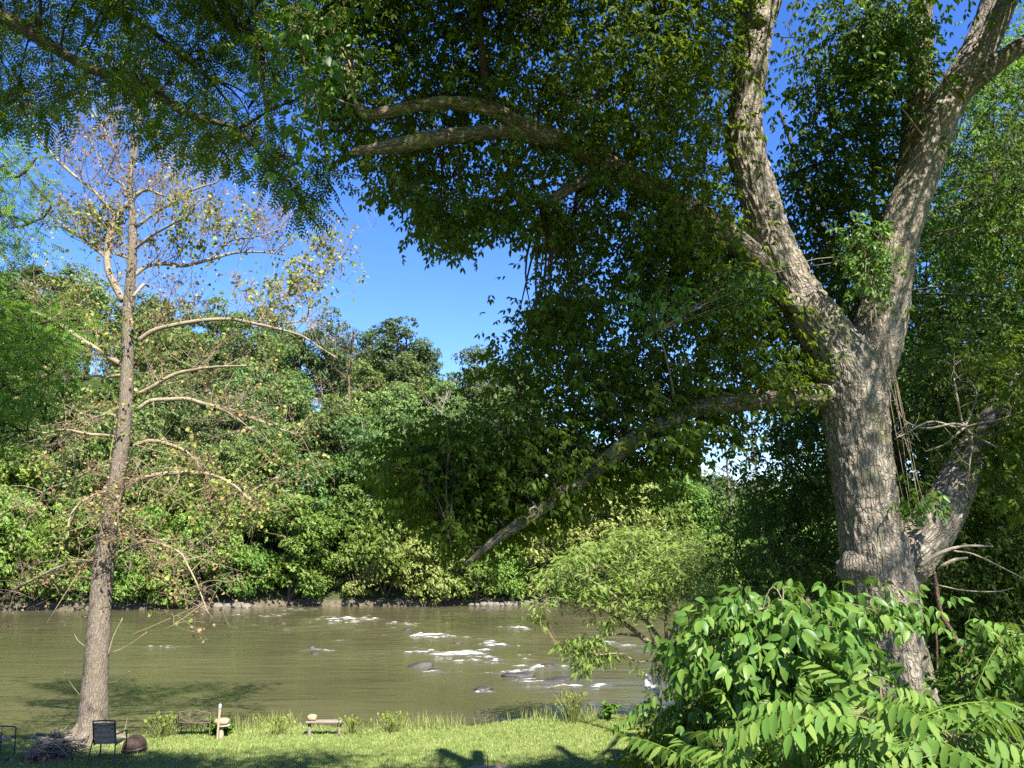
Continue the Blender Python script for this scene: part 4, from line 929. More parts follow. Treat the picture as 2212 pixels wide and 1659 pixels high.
SYC = [  # crooked limbs read from their start on the stem to the tip
    [(266, 650, 20), (248, 615, 20), (232, 575, 18), (236, 510, 17), (252, 470, 16), (290, 425, 12), (318, 410, 9), (345, 420, 7), (385, 432, 4)],
    [(250, 470, 9), (215, 425, 9), (150, 370, 8), (110, 330, 6), (62, 270, 5), (30, 240, 3)],
    [(235, 565, 9), (215, 545, 8), (170, 510, 7), (125, 478, 5), (80, 440, 3)],
    [(284, 560, 9), (262, 552, 8), (205, 532, 7), (130, 490, 5), (95, 495, 3)],
    [(272, 425, 10), (266, 400, 9), (240, 382, 7), (215, 345, 5), (195, 300, 3)],
    [(290, 350, 8), (298, 300, 8), (303, 260, 7), (292, 215, 5), (283, 172, 3)],
    [(303, 270, 5), (325, 235, 4), (345, 200, 3)], [(268, 370, 6), (245, 320, 6), (222, 275, 5), (200, 235, 3), (185, 195, 2)],
    [(292, 492, 9), (340, 456, 9), (372, 440, 8), (400, 418, 7), (440, 402, 6), (470, 392, 5), (490, 362, 3)],
    [(288, 540, 9), (330, 508, 8), (372, 484, 7), (412, 462, 5), (421, 440, 4)], [(412, 462, 4), (440, 480, 3), (440, 510, 3), (425, 522, 2)],
    [(284, 600, 12), (318, 575, 12), (358, 570, 11), (400, 574, 10), (455, 560, 9), (510, 546, 7), (570, 545, 5), (620, 552, 3)], [(455, 560, 6), (500, 520, 4), (560, 510, 3), (615, 490, 2)],
    [(322, 620, 5), (310, 615, 9), (288, 640, 9)],
    [(300, 735, 14), (330, 715, 14), (372, 703, 12), (440, 692, 12), (500, 690, 10), (545, 698, 9), (590, 708, 8), (650, 725, 6), (690, 750, 5), (730, 775, 3)],
    [(556, 698, 7), (580, 668, 6), (620, 642, 5), (665, 625, 4), (700, 598, 3), (738, 550, 2)], [(580, 702, 5), (640, 695, 5), (662, 690, 4), (668, 660, 3)],
    [(280, 722, 6), (295, 735, 7), (330, 738, 5)],
    [(268, 790, 14), (232, 770, 14), (195, 745, 13), (150, 716, 13), (110, 690, 9), (60, 670, 5)],
    [(300, 850, 10), (330, 835, 11), (370, 812, 11), (410, 800, 10), (470, 792, 6), (540, 790, 4)],
    [(296, 885, 12), (325, 866, 12), (365, 863, 12), (405, 862, 12), (440, 872, 11), (500, 885, 9), (530, 900, 8), (560, 908, 8), (600, 925, 6), (650, 942, 3)], [(450, 873, 5), (500, 895, 4), (545, 930, 3)],
    [(292, 962, 11), (325, 952, 11), (365, 960, 10), (400, 975, 10), (430, 1005, 9), (448, 1050, 8), (452, 1085, 7), (455, 1130, 4), (440, 1190, 3)],
    [(262, 1055, 11), (295, 1038, 13), (335, 1026, 12), (380, 1022, 12), (430, 1022, 10), (470, 1030, 9), (505, 1048, 8), (535, 1075, 6), (560, 1090, 4)], [(535, 1070, 5), (570, 1045, 4), (640, 1010, 3)],
    [(256, 945, 9), (225, 940, 8), (190, 938, 8), (140, 928, 6), (90, 935, 4), (40, 915, 3)], [(270, 915, 7), (240, 895, 7), (200, 905, 6), (165, 925, 5), (130, 960, 3)],
    [(260, 810, 9), (230, 815, 8), (190, 812, 6), (130, 820, 4), (70, 800, 3)], [(240, 1060, 8), (205, 1068, 7), (170, 1090, 6), (150, 1120, 6), (147, 1160, 4)], [(236, 1005, 8), (190, 1020, 7), (150, 1040, 6), (100, 1060, 5), (60, 1110, 3)],
    [(222, 1205, 9), (185, 1212, 9), (155, 1216, 8), (120, 1228, 8), (80, 1248, 7), (40, 1268, 6), (8, 1288, 4)],
    [(228, 1215, 10), (258, 1196, 10), (290, 1178, 9), (320, 1168, 8), (360, 1180, 7), (390, 1195, 6), (405, 1220, 5), (425, 1260, 4), (440, 1300, 3), (450, 1325, 2)], [(320, 1170, 5), (360, 1165, 4), (405, 1168, 3)],
    [(262, 1130, 5), (262, 1090, 5), (272, 1020, 5), (290, 960, 4)],
    [(232, 1420, 3), (245, 1375, 3), (265, 1335, 2)], [(240, 1410, 2), (275, 1395, 2), (318, 1365, 1.5)], [(232, 1475, 2), (255, 1470, 2), (280, 1450, 1.5)], [(180, 1510, 2), (155, 1480, 2), (138, 1450, 1.5)], [(188, 1400, 2), (170, 1385, 2), (160, 1370, 1.5)]]
mb_all = []; starts = []
rs = np.random.default_rng(5)
for i, spec in enumerate(SYC):
    mb = MB(); dd = rs.uniform(-1.6, 1.6) if i > 1 else 0.0
    sp = [(u, v, max(w * .80, 1.8), DS + dd * (j / max(len(spec) - 1, 1))) for j, (u, v, w) in enumerate(spec)]
    q, r = limb(mb, sp, None, .12, 9, .14, 30 + i); mb.build("limb", M['sycamore_pale'], root, smooth=True)
    if i < len(SYC) - 5: starts.append((q[3:], r[3:], spec))
# two more limbs that run towards the viewer and away, then the fine crooked twigs
S0 = []; RR = []; UP = []
for q, r, spec in starts:
    k = np.arange(0, len(q), 1); S0.append(q[k]); RR.append(r[k])
S0 = np.concatenate(S0); RR = np.concatenate(RR)
ztop = S0[:, 2]
def grow(B, rb, n, lmin, lmax, upw, jit, r0, segs=5):
    i = rs.choice(len(B), n); b = B[i]; d = rs.normal(size=(n, 3)) * (1, .9, .75); hi = sm(7.5, 10.5, b[:, 2]); d[:, 2] += upw * (hi * 1.6 - (1 - hi) * .25)
    d = unit(d); L = rs.uniform(lmin, lmax, n)[:, None]; e = b + d * L; e[:, 2] += np.where(hi > .5, .12, -.10) * L[:, 0]
    m = (b + e) / 2 + rs.normal(size=b.shape) * jit * L
    r = np.minimum(r0, rb[i] * .8); V, F, C = twigs(b, m, e, r, r * .45, segs, 4); return V, F, C, r
tw = MB()
V, F, C1, r1 = grow(S0, RR, 560, .6, 1.8, .8, .16, .015); tw.add(V, F, V)
B1 = C1[:, 1:].reshape(-1, 3); rb1 = np.repeat(r1 * .75, C1.shape[1] - 1)
V, F, C2, r2 = grow(np.vstack((B1, B1, S0)), np.concatenate((rb1, rb1, RR)), 2300, .3, .95, .7, .18, .0075, 4); tw.add(V, F, V)
B2 = C2[:, 1:].reshape(-1, 3); rb2 = np.repeat(r2 * .8, C2.shape[1] - 1)
V, F, C3, r3 = grow(B2, rb2, 4600, .12, .42, .8, .14, .005, 3); tw.add(V, F, V)
o = tw.build("twigs", M['twig'], root); o['kind'] = 'stuff'
E = np.concatenate((C3[:, -1], C2[:, -1])); n = len(E)
i = rs.choice(n, 7000); p = E[i] + rs.normal(size=(7000, 3)) * .05; V, F = place(T_single, p, rs.normal(size=p.shape) + (0, 0, -.7), rs.normal(size=p.shape), rs.uniform(.05, .11, len(p))); mesh("dry_foliage", V, F, M['brown'], root)
cl = fbm(E * .55, 77, 2); gsel = E[(cl > np.quantile(cl, .62)) | (E[:, 2] < 2.2)]; i = rs.choice(len(gsel), 4200); p = gsel[i] + rs.normal(size=(4200, 3)) * .09
V, F = place(T_single, p, rs.normal(size=p.shape) + (0, 0, -.3), rs.normal(size=p.shape) * .7 + (0, -.3, .6), rs.uniform(.08, .15, len(p))); mesh("crown", V, F, M['yellow'], root)

# ================================================================ FEATHERY TREE ON THE BANK
DM = 25.0; fb_ = P(1480, 1545, DM); fb_[2] = gz1(fb_[0], DM) ; root = wroot("mimosa_tree", fb_)
tag(root, "low spreading feathery leaved tree with several pale stems on the bank above the water", "tree")
FE = [[(1478, 1560, 22), (1470, 1505, 18), (1455, 1470, 15), (1442, 1440, 14), (1418, 1405, 13), (1385, 1375, 11), (1340, 1340, 9), (1295, 1312, 7), (1240, 1300, 5), (1180, 1305, 3)],
      [(1490, 1560, 16), (1484, 1500, 14), (1480, 1440, 14), (1475, 1390, 11), (1480, 1330, 8), (1500, 1270, 5), (1510, 1210, 3)],
      [(1442, 1440, 9), (1430, 1390, 9), (1395, 1340, 8), (1350, 1290, 6), (1300, 1240, 4)], [(1440, 1395, 8), (1438, 1340, 7), (1436, 1290, 5), (1420, 1220, 3)], [(1440, 1395, 7), (1458, 1350, 6), (1470, 1300, 4), (1465, 1230, 2)],
      [(1470, 1505, 10), (1490, 1470, 10), (1500, 1430, 8), (1520, 1370, 6), (1545, 1310, 4)], [(1385, 1375, 7), (1340, 1370, 5), (1290, 1375, 4), (1250, 1385, 3), (1215, 1400, 2)], [(1340, 1340, 6), (1330, 1290, 5), (1270, 1250, 3)],
      [(1418, 1405, 6), (1400, 1350, 5), (1390, 1290, 4), (1370, 1200, 3)], [(1280, 1385, 3), (1262, 1410, 3), (1258, 1450, 2)], [(1395, 1340, 5), (1330, 1320, 4), (1280, 1290, 3), (1220, 1260, 2)], [(1420, 1420, 4), (1380, 1430, 3), (1340, 1412, 2.5), (1290, 1415, 2)]]
fa = []
for i, s in enumerate(FE):
    mb = MB(); dd = rs.uniform(-1.3, 1.3) if i > 1 else 0; sp = [(u, v, w, DM + dd * j / (len(s) - 1)) for j, (u, v, w) in enumerate(s)]
    q, r = limb(mb, sp, None, .1, 9, .12, i); fa.append(q[4:]); mb.build("trunk" if i < 2 else "limb", M['sycamore_pale'], root, smooth=True)
fa = np.concatenate(fa); tw = MB(); cr = MB()
Fp = [(1140, 1302), (1185, 1245), (1255, 1185), (1330, 1160), (1420, 1148), (1520, 1175), (1570, 1250), (1540, 1320), (1480, 1330), (1400, 1345), (1340, 1335), (1290, 1318), (1215, 1318)]
cf = region(Fp, 360, 23.6, 27.2); cf[:, 2] = np.round(cf[:, 2] / .42 + fbm(cf * .5, 3, 2)) * .42 + rng.normal(size=len(cf)) * .05
hg = np.array([P(u0 + (u1 - u0) * t + rng.normal() * 9, v0 + (v1 - v0) * t + rng.normal() * 7, d) for (u0, v0, u1, v1, d, n) in [(1300, 1372, 1205, 1402, 24.4, 26), (1268, 1395, 1258, 1455, 24.4, 20), (1240, 1400, 1245, 1440, 24.4, 8), (1330, 1412, 1280, 1425, 24.6, 14), (1390, 1440, 1420, 1450, 24.8, 6), (1440, 1470, 1470, 1450, 24.5, 8), (1330, 1350, 1290, 1345, 24.5, 12), (1430, 1395, 1450, 1420, 24.6, 10), (1160, 1312, 1140, 1325, 24.6, 8), (1500, 1480, 1520, 1500, 24.6, 8)] for t in np.linspace(0, 1, n)])
leafy(cf, 17, .28, .21, T_feather, fa, .18, 5, tw, cr, flat=.25, tilt=.3); leafy(hg, 8, .13, .21, T_feather, fa, .6, 8, tw, cr, tilt=.5)
tw.build("branchlets", M['twig'], root)['kind'] = 'stuff'; cr.build("crown", M['mimosa'], root)

# ================================================================ SHADED TREES BEHIND THE BIG TRUNK
def lawn_shade(p):
    g_ = p - ts * (p[:, 2:3] / ts[2]); return (g_[:, 0] < 3.8) & (g_[:, 1] > 19.2)
def back_tree(name, bx, by, H, Rc, z0, nc, per, size, label, seed, leanx=0., squash=1.0, holes=None, w=.2, extra=None, T=T_elder, mat='back', spread=.3, gap=.7):
    r = np.random.default_rng(seed); b = np.array((bx, by, gz1(bx, by))); root = wroot(name, b); tag(root, label, "tree", None)
    mb = MB(); top = b + (leanx, 0, H * .9); tp = catmull([b - (0, 0, .3), b + (leanx * .15, .1, H * .3), b + (leanx * .55, -.1, H * .6), top], 40)
    addtube(mb, tp, np.linspace(w, .03, 40), 14, rough=.15, seed=seed); mb.build("trunk", M['bark_dark'], root, smooth=True)
    C = []; nc = int(nc * 2.3); size *= 1.75; spread *= 1.15
    while len(C) < nc:
        q = r.uniform(-1, 1, 3); rr = np.linalg.norm(q)
        if .25 < rr < 1: C.append(q)
    C = np.array(C) * (Rc, Rc, (H - z0) / 2) + b + (leanx * .6, 0, (H + z0) / 2); C = clump(C, gap, .75, seed); C = C[~lawn_shade(C)]
    if holes is not None: C = C[~holes(C)]
    if extra is not None: C = np.concatenate([C[~lawn_shade(C)]] + [cap_depth(region(*e), 19.4) if e[0][0][0] < 1950 else region(*e) for e in extra])
    an = [tp[8:]]
    for k in range(9):
        t0 = tp[int(r.uniform(8, 34))]; e = C[r.integers(len(C))]; q = catmull([t0, (t0 + e) / 2 + (0, 0, .2), e], 14); an.append(q[2:])
        mb = MB(); addtube(mb, q, np.linspace(w * .35, .015, 14), 7, rough=.15); mb.build("limb", M['bark_dark'], root, smooth=True)
    tw = MB(); cr = MB(); leafy(C, per, spread, size, T, np.concatenate(an), .35, 8, tw, cr)
    tw.build("branchlets", M['bark_dark'], root)['kind'] = 'stuff'; cr.build("crown", M[mat], root); return root
def open_view(p):   # the gaps through which the river, the far hill and the sky are seen
    u, v = uv_of(p); return ((u < 1390) & (v > 430)) | ((u < 1500) & (v > 1010) & (v < 1600)) | ((u < 1560) & (v > 1180)) | (((u - 1590) / 75) ** 2 + ((v - 935) / 75) ** 2 < 1) | (((u - 1690) / 50) ** 2 + ((v - 200) / 150) ** 2 < 1) | (u < 1130)
back_tree("maple_tree", 8.2, 15.0, 15.5, 4.6, 2.5, 620, 11, .085, "dark leaning maple right behind the big forked trunk", 61, leanx=-2.5, holes=open_view, extra=[([(1720, 420), (1800, -20), (1970, -20), (1940, 700), (1800, 800), (1680, 600)], 230, 12.5, 15.0), ([(1420, 440), (1640, 560), (1800, 800), (1800, 900), (1560, 760), (1420, 640)], 120, 12.5, 15.5), ([(1640, 900), (1800, 880), (1830, 1250), (1560, 1250), (1640, 1050)], 130, 13, 17)])
back_tree("maple_tree", 11.8, 14.5, 15, 4.2, .6, 640, 11, .085, "leafy maple behind the broken stump limb at the right edge", 62, holes=open_view, extra=[([(1960, 760), (2260, 700), (2260, 1500), (2000, 1480), (1980, 1000)], 300, 12.3, 14.5)])
back_tree("maple_tree", 9.4, 20.5, 11.5, 3.6, .3, 460, 11, .09, "shaded maple on the bank between the feathery tree and the big trunk", 63, leanx=-1.5, holes=open_view)
back_tree("maple_tree", 15.5, 20.0, 17, 5.2, .5, 640, 11, .10, "tall sunlit maple filling the right edge behind the others", 64, holes=open_view, mat='locust', gap=.6, extra=[([(2040, 180), (2260, -60), (2260, 800), (1950, 900), (1990, 500)], 330, 14.0, 18.0)])  # brighter locust leaf colour stands in for sunlight on this maple
back_tree("maple_tree", 10.2, 17.8, 14.5, 3.6, 4.5, 300, 10, .09, "sunlit pale green tree glimpsed directly behind the fork of the big trunk", 65, leanx=-.8, holes=open_view, mat='locust', gap=.6)  # its sunlit look is put into the leaf colour
# dark under-storey along the bank on the right
for i, (x, y, H, R, lab) in enumerate([(8.4, 12.6, 3.6, 1.7, "dark bush in the shade directly right of the big trunk base"), (10.4, 12.0, 4.8, 2.0, "dark bush filling the shade at the right frame edge"), (7.3, 18.6, 3.8, 1.5, "dark bush at the water's edge left of the big trunk base"), (11.0, 17.0, 5.5, 2.6, "deep shaded thicket bush seen under the stump limb"), (14.0, 16.0, 7, 3.0, "tall shaded bush far right behind the vine")]):
    back_tree("shade_bush", x, y, H, R, .1, 220, 11, .085, lab, 70 + i, holes=lambda p: (uv_of(p)[0] < 1560), w=.05, gap=.85, spread=.28)

# ================================================================ FOREGROUND SHRUBS
def shrub(name, u, v, D, poly, n, D0, D1, per, size, T, mat, label, cat="shrub", spread=.12, droop=.35, seed=1, stems=6, gap=.9, tilt=.5, flat=.5, holes=()):
    b = P(u, v, D); b[2] = gz1(b[0], b[1]); root = wroot(name, b); tag(root, label, cat)
    C = clump(region(poly, n, D0, D1, holes), gap, 2.2, seed)
    if name != 'sumac_plant': C = C[~in_poly([(1800, 1400), (1835, 1345), (1930, 1345), (2010, 1350), (2015, 1480), (1975, 1560), (1900, 1550), (1860, 1470)], np.stack(uv_of(C), -1)) | (rng.random(len(C)) < .12)]
    an0 = 0; an = []; r = np.random.default_rng(seed); mb = MB()
    for k in range(stems):
        e = C[r.integers(len(C))]; s = b + (r.normal() * .06, r.normal() * .06, -.05); q = catmull([s, s * .6 + e * .4 + (0, 0, .25), e], 16); an.append(q[3:]); addtube(mb, q, np.linspace(.02, .005, 16), 6)
    mb.build("stem", M['twig'], root)
    tw = MB(); cr = MB(); leafy(C, per, spread, size, T, np.concatenate(an), droop, 6, tw, cr, rm=.007, rt=.003, flat=flat, tilt=tilt)
    tw.build("branchlets", M['twig'], root)['kind'] = 'stuff'; cr.build("foliage", M[mat], root); return root
shrub("ash_shrub", 1760, 1700, 6.0, [(1500, 1400), (1545, 1335), (1590, 1295), (1690, 1305), (1760, 1305), (1810, 1315), (1815, 1360), (1790, 1430), (1750, 1470), (1700, 1495), (1600, 1475), (1535, 1450)], 215, 5.3, 6.6, 6, .145, T_elder_near, 'elder_lit_ash', "bright leafy ash shrub spreading in front of the big trunk", spread=.13, seed=2, stems=9, gap=.85)
shrub("ash_shrub", 1930, 1720, 6.0, [(1810, 1300), (1950, 1290), (2000, 1315), (2005, 1335), (1960, 1340), (1840, 1340)], 17, 5.6, 6.4, 4, .125, T_elder_near, 'elder_lit_ash', "thin leafy sprig crossing the pale lower trunk", spread=.11, seed=5, stems=3, gap=1.0)
shrub("ash_shrub", 1700, 1750, 6.6, [(1600, 1420), (1780, 1400), (1840, 1440), (1830, 1520), (1760, 1600), (1640, 1600), (1570, 1520)], 140, 6.6, 7.6, 6, .14, T_elder_near, 'cover', "darker leafy shrub below and behind the bright ash shrub", seed=3, gap=.85)
AIL = [(1890, 1800, 4.2, [(1790, 1540), (1900, 1510), (2010, 1530), (2080, 1540), (2120, 1590), (2050, 1660), (1900, 1700), (1800, 1650)], 38, .40, "largest sumac like plant with drooping paired leaflets below the big trunk"),
       (1700, 1830, 4.3, [(1600, 1600), (1700, 1560), (1800, 1590), (1840, 1650), (1800, 1720), (1600, 1720)], 38, .32, "sumac like plant with arching leaves left of the largest one"),
       (2080, 1830, 4.0, [(1980, 1600), (2060, 1570), (2180, 1590), (2212, 1650), (2150, 1720), (1980, 1720)], 32, .36, "sumac like plant with broad leaflets in the bottom right corner"),
       (1560, 1850, 4.6, [(1500, 1640), (1580, 1600), (1660, 1610), (1680, 1700), (1520, 1720)], 18, .33, "sumac like plant with long drooping leaf at the bottom edge"),
       (1530, 1760, 6.5, [(1450, 1530), (1560, 1500), (1600, 1530), (1560, 1570), (1460, 1580)], 22, .34, "small sumac like plant at the foot of the feathery tree"),
       (2200, 1600, 5.5, [(2150, 1370), (2230, 1330), (2260, 1420), (2170, 1440)], 12, .36, "sumac like sprig hanging in at the right frame edge")]
for i, (u, v, D, poly, n, size, lab) in enumerate(AIL):
    shrub("sumac_plant", u, v, D, poly, n, D - .5, D + .5, 3, size, T_ail, 'ailanthus', lab, "plant", spread=.10, droop=.12, seed=20 + i, stems=5, gap=.95, tilt=.28)
COV = [([(1360, 1600), (1430, 1590), (1560, 1600), (1640, 1680), (1600, 1720), (1380, 1720)], 90, 6.2, .085, 'elder', "dark leafy creeper patch at the bottom edge beside the lawn"),
       ([(1560, 1530), (1700, 1510), (1840, 1530), (1800, 1630), (1620, 1660), (1540, 1610)], 130, 5.6, .075, 'cover', "creeper mound behind the arching sumac leaves"),
       ([(1800, 1560), (1980, 1560), (2050, 1640), (1950, 1720), (1760, 1720)], 140, 4.9, .075, 'cover', "creeper mound round the foot of the big trunk"),
       ([(2050, 1480), (2140, 1400), (2230, 1400), (2230, 1560), (2120, 1580)], 130, 6.2, .075, 'cover', "creeper climbing the bank at the right frame edge"),
       ([(2050, 1560), (2240, 1540), (2240, 1730), (2040, 1730)], 130, 4.8, .07, 'cover', "creeper covering the bottom right corner"),
       ([(1470, 1530), (1560, 1520), (1600, 1600), (1500, 1640), (1440, 1600)], 70, 6.8, .075, 'elder', "shaded creeper patch under the small sumac like plant")]
for i, (poly, n, D, size, mat, lab) in enumerate(COV):
    cu, cv = np.mean(poly, 0); shrub("creeper", cu, cv, D, poly, n, D - .5, D + .7, 7, size, T_pair, mat, lab, "plant", spread=.13, seed=40 + i, stems=5, gap=.9)
# the thick woody vine standing in the shade
b = P(2085, 1470, 9.0); vn = empty("woody_vine", b); tag(vn, "thick reddish shaggy vine stem hanging right of the big trunk", "vine")
mb = MB(); q = catmull([P(u, v, 9.0) - b for u, v in [(2018, 1235), (2026, 1290), (2035, 1330), (2062, 1375), (2078, 1420), (2088, 1460), (2095, 1540)]], 60); addtube(mb, q, np.linspace(.022, .036, 60), 10, rough=.25); mb.build("stem", M['vine'], vn, smooth=True)
mb = MB(); q = catmull([P(u, v, 9.05) - b for u, v in [(2028, 1290), (2022, 1340), (2024, 1400), (2026, 1470)]], 40); addtube(mb, q, np.full(40, .012), 6); mb.build("stem", M['vine'], vn, smooth=True)
def weed(u, v, D, h, n, label, mat='locust'):
    b = P(u, v, D); b[2] = gz1(b[0], b[1]); root = empty("weed", b); tag(root, label, "plant"); mb = MB(); cr = MB()
    for k in range(n):
        e = np.array((rng.normal() * h * .35, rng.normal() * h * .25, h * rng.uniform(.6, 1))); q = catmull([np.zeros(3) - (0, 0, .03), e * (.3, .3, .5), e], 8); addtube(mb, q, np.linspace(.006, .003, 8), 4)
        p = q[2:].repeat(3, 0); d = rng.normal(size=p.shape) * (1, 1, .3) + (0, 0, -.1); V, F = place(T_single, p, d, rng.normal(size=p.shape) * .3 + (0, 0, 1), rng.uniform(.09, .15, len(p))); cr.add(V, F)
    mb.build("stem", M['yellow'], root); cr.build("foliage", M[mat], root)
weed(460, 1594, 22.4, .42, 9, "leafy weed between the scrolled metal bench and the stump")
weed(1312, 1562, 24.3, .5, 10, "leafy weed on the lawn edge below the feathery tree")
weed(488, 1593, 22.5, .28, 6, "small weed at the right foot of the stone topped stump")

# ================================================================ THINGS ON THE LAWN
M['sling'] = plain("brown_sling_fabric", (.26, .20, .15), (.32, .25, .19), 60, .8, bstr=.4, bdist=.002)
M['blackmetal'] = plain("black_painted_tube", (.018, .02, .024), (.03, .032, .036), 30, .35, 0., .1, .001, .5)
M['rust'] = plain("rusted_iron", (.035, .024, .018), (.08, .048, .034), 14, .75, .2, .3, .003)
M['rustpale'] = plain("weathered_bronze_iron", (.09, .07, .045), (.15, .12, .08), 20, .7, .15, .2, .002)
M['oldwood'] = plain("weathered_plank", (.13, .105, .08), (.22, .185, .145), 5, .85, bstr=.5, bdist=.004, stretch=(1, 8, 8))
M['cutwood'] = plain("pale_cut_wood", (.22, .17, .115), (.32, .26, .19), 9, .8, bstr=.4, bdist=.004, stretch=(6, 6, 1))
M['tanstone'] = plain("tan_sandstone", (.22, .155, .075), (.34, .26, .15), 7, .9, bstr=.6, bdist=.02)
M['palestone'] = plain("pale_flat_stone", (.22, .20, .17), (.32, .30, .26), 9, .9, bstr=.4, bdist=.01)
M['sand'] = plain("bare_sand", (.20, .145, .09), (.28, .215, .14), 30, .95, bstr=.4, bdist=.01)
M['cloth'] = leaf_mat("torn_white_plastic", [(0, (.62, .61, .60)), (1, (.72, .71, .70))], (.6, .6, .58), .4, rough=.5)
M['greycap'] = plain("grey_metal_cap", (.25, .25, .25), (.36, .36, .36), 20, .5, .3, .1, .001)
M['chip'] = plain("reddish_bark_chips", (.16, .09, .05), (.30, .19, .12), 18, .9, bstr=.5, bdist=.01)

def pipe(mb, pts, r, sides=8, n=None):
    pts = [np.array(p, float) for p in pts]; q = catmull(pts, n or len(pts) * 6); return addtube(mb, q, np.full(len(q), r), sides)
def ground(u, v, D):
    c = P(u, v, D); c[2] = gz1(c[0], c[1]); return c
# patio chair: local +y is the way it faces
def make_chair(loc, rz, label):
    root = empty("patio_chair", loc, rz); tag(root, label, "chair", "brown sling patio chairs")
    W2 = .235
    # padded sling back with cross seams
    t = np.linspace(0, 1, 28); sag = .03 * np.sin(np.pi * t); V = []; nxs = 9
    for a, k in zip(t, range(28)):
        z = .44 + .50 * a; y = -.20 - .16 * a; puff = .012 * abs(math.sin(a * math.pi * 4))
        for s in np.linspace(-1, 1, nxs): V.append((s * W2, y - .03 * (1 - s * s) - puff, z))
    V = np.array(V); V2 = V + (0, .018, 0); F = grid_faces(28, nxs)
    N_ = len(V); b = [i for i in range(nxs)] + [i * nxs + nxs - 1 for i in range(1, 28)] + [27 * nxs + i for i in range(nxs - 2, -1, -1)] + [i * nxs for i in range(26, 0, -1)]
    side = [(b[i], b[(i + 1) % len(b)], b[(i + 1) % len(b)] + N_, b[i] + N_) for i in range(len(b))]
    mesh("backrest", np.vstack((V, V2)), np.vstack((F, F[:, ::-1] + N_, np.array(side))), M['sling'], root, smooth=True)
    mb = MB(); V = []
    for a in np.linspace(0, 1, 12):
        for s in np.linspace(-1, 1, 7): V.append((s * W2, -.22 + .48 * a, .44 - .025 * math.sin(math.pi * a) - .01 * (1 - s * s)))
    V = np.array(V); F = grid_faces(12, 7); N_ = len(V); b = list(range(7)) + [i * 7 + 6 for i in range(1, 12)] + [77 + i for i in range(5, -1, -1)] + [i * 7 for i in range(10, 0, -1)]
    side = [(b[i] + N_, b[(i + 1) % len(b)] + N_, b[(i + 1) % len(b)], b[i]) for i in range(len(b))]
    mesh("seat", np.vstack((V + (0, 0, .018), V)), np.vstack((F, F[:, ::-1] + N_, np.array(side)[:, ::-1])), M['sling'], root, smooth=True)
    for s in (-1, 1):
        mb = MB(); x = s * (W2 + .02)
        pipe(mb, [(x * .96, -.385, .99), (x, -.36, .93), (x, -.205, .45), (x, -.17, .42)], .017); pipe(mb, [(x, -.17, .42), (x, .1, .415), (x, .30, .43)], .016)
        if s == 1: pipe(mb, [(-x * .96, -.385, .985), (0, -.40, 1.0), (x * .96, -.385, .985)], .017); pipe(mb, [(-x, -.33, .80), (x, -.33, .80)], .010)
        if s == 1: pipe(mb, [(-x, -.36, .91), (0, -.375, .885), (x, -.36, .91)], .012)
        mb.build("frame", M['blackmetal'], root, smooth=True)
        mb = MB(); pipe(mb, [(x, -.25, .60), (x * 1.12, -.30, .30), (x * 1.2, -.36, 0.0)], .016); mb.build("leg", M['blackmetal'], root, smooth=True)
        xx = s * (W2 + .065); mb = MB(); pipe(mb, [(xx, .31, 0), (xx, .30, .40), (xx, .28, .60)], .016); pipe(mb, [(x, .26, .425), (xx, .27, .425)], .012); mb.build("leg", M['blackmetal'], root, smooth=True)
        mb = MB(); pipe(mb, [(x, -.27, .66), (xx, -.18, .665), (xx, .1, .655), (xx, .26, .64), (xx, .31, .60)], .017); mb.build("arm", M['blackmetal'], root, smooth=True)
    return root
make_chair(ground(231, 1640, 20.05), R_(4), "brown padded sling chair seen from behind in front of the sycamore trunk")
make_chair(ground(-14, 1638, 20.2), R_(-88), "black framed patio chair cut off by the left frame edge beside the brush pile")

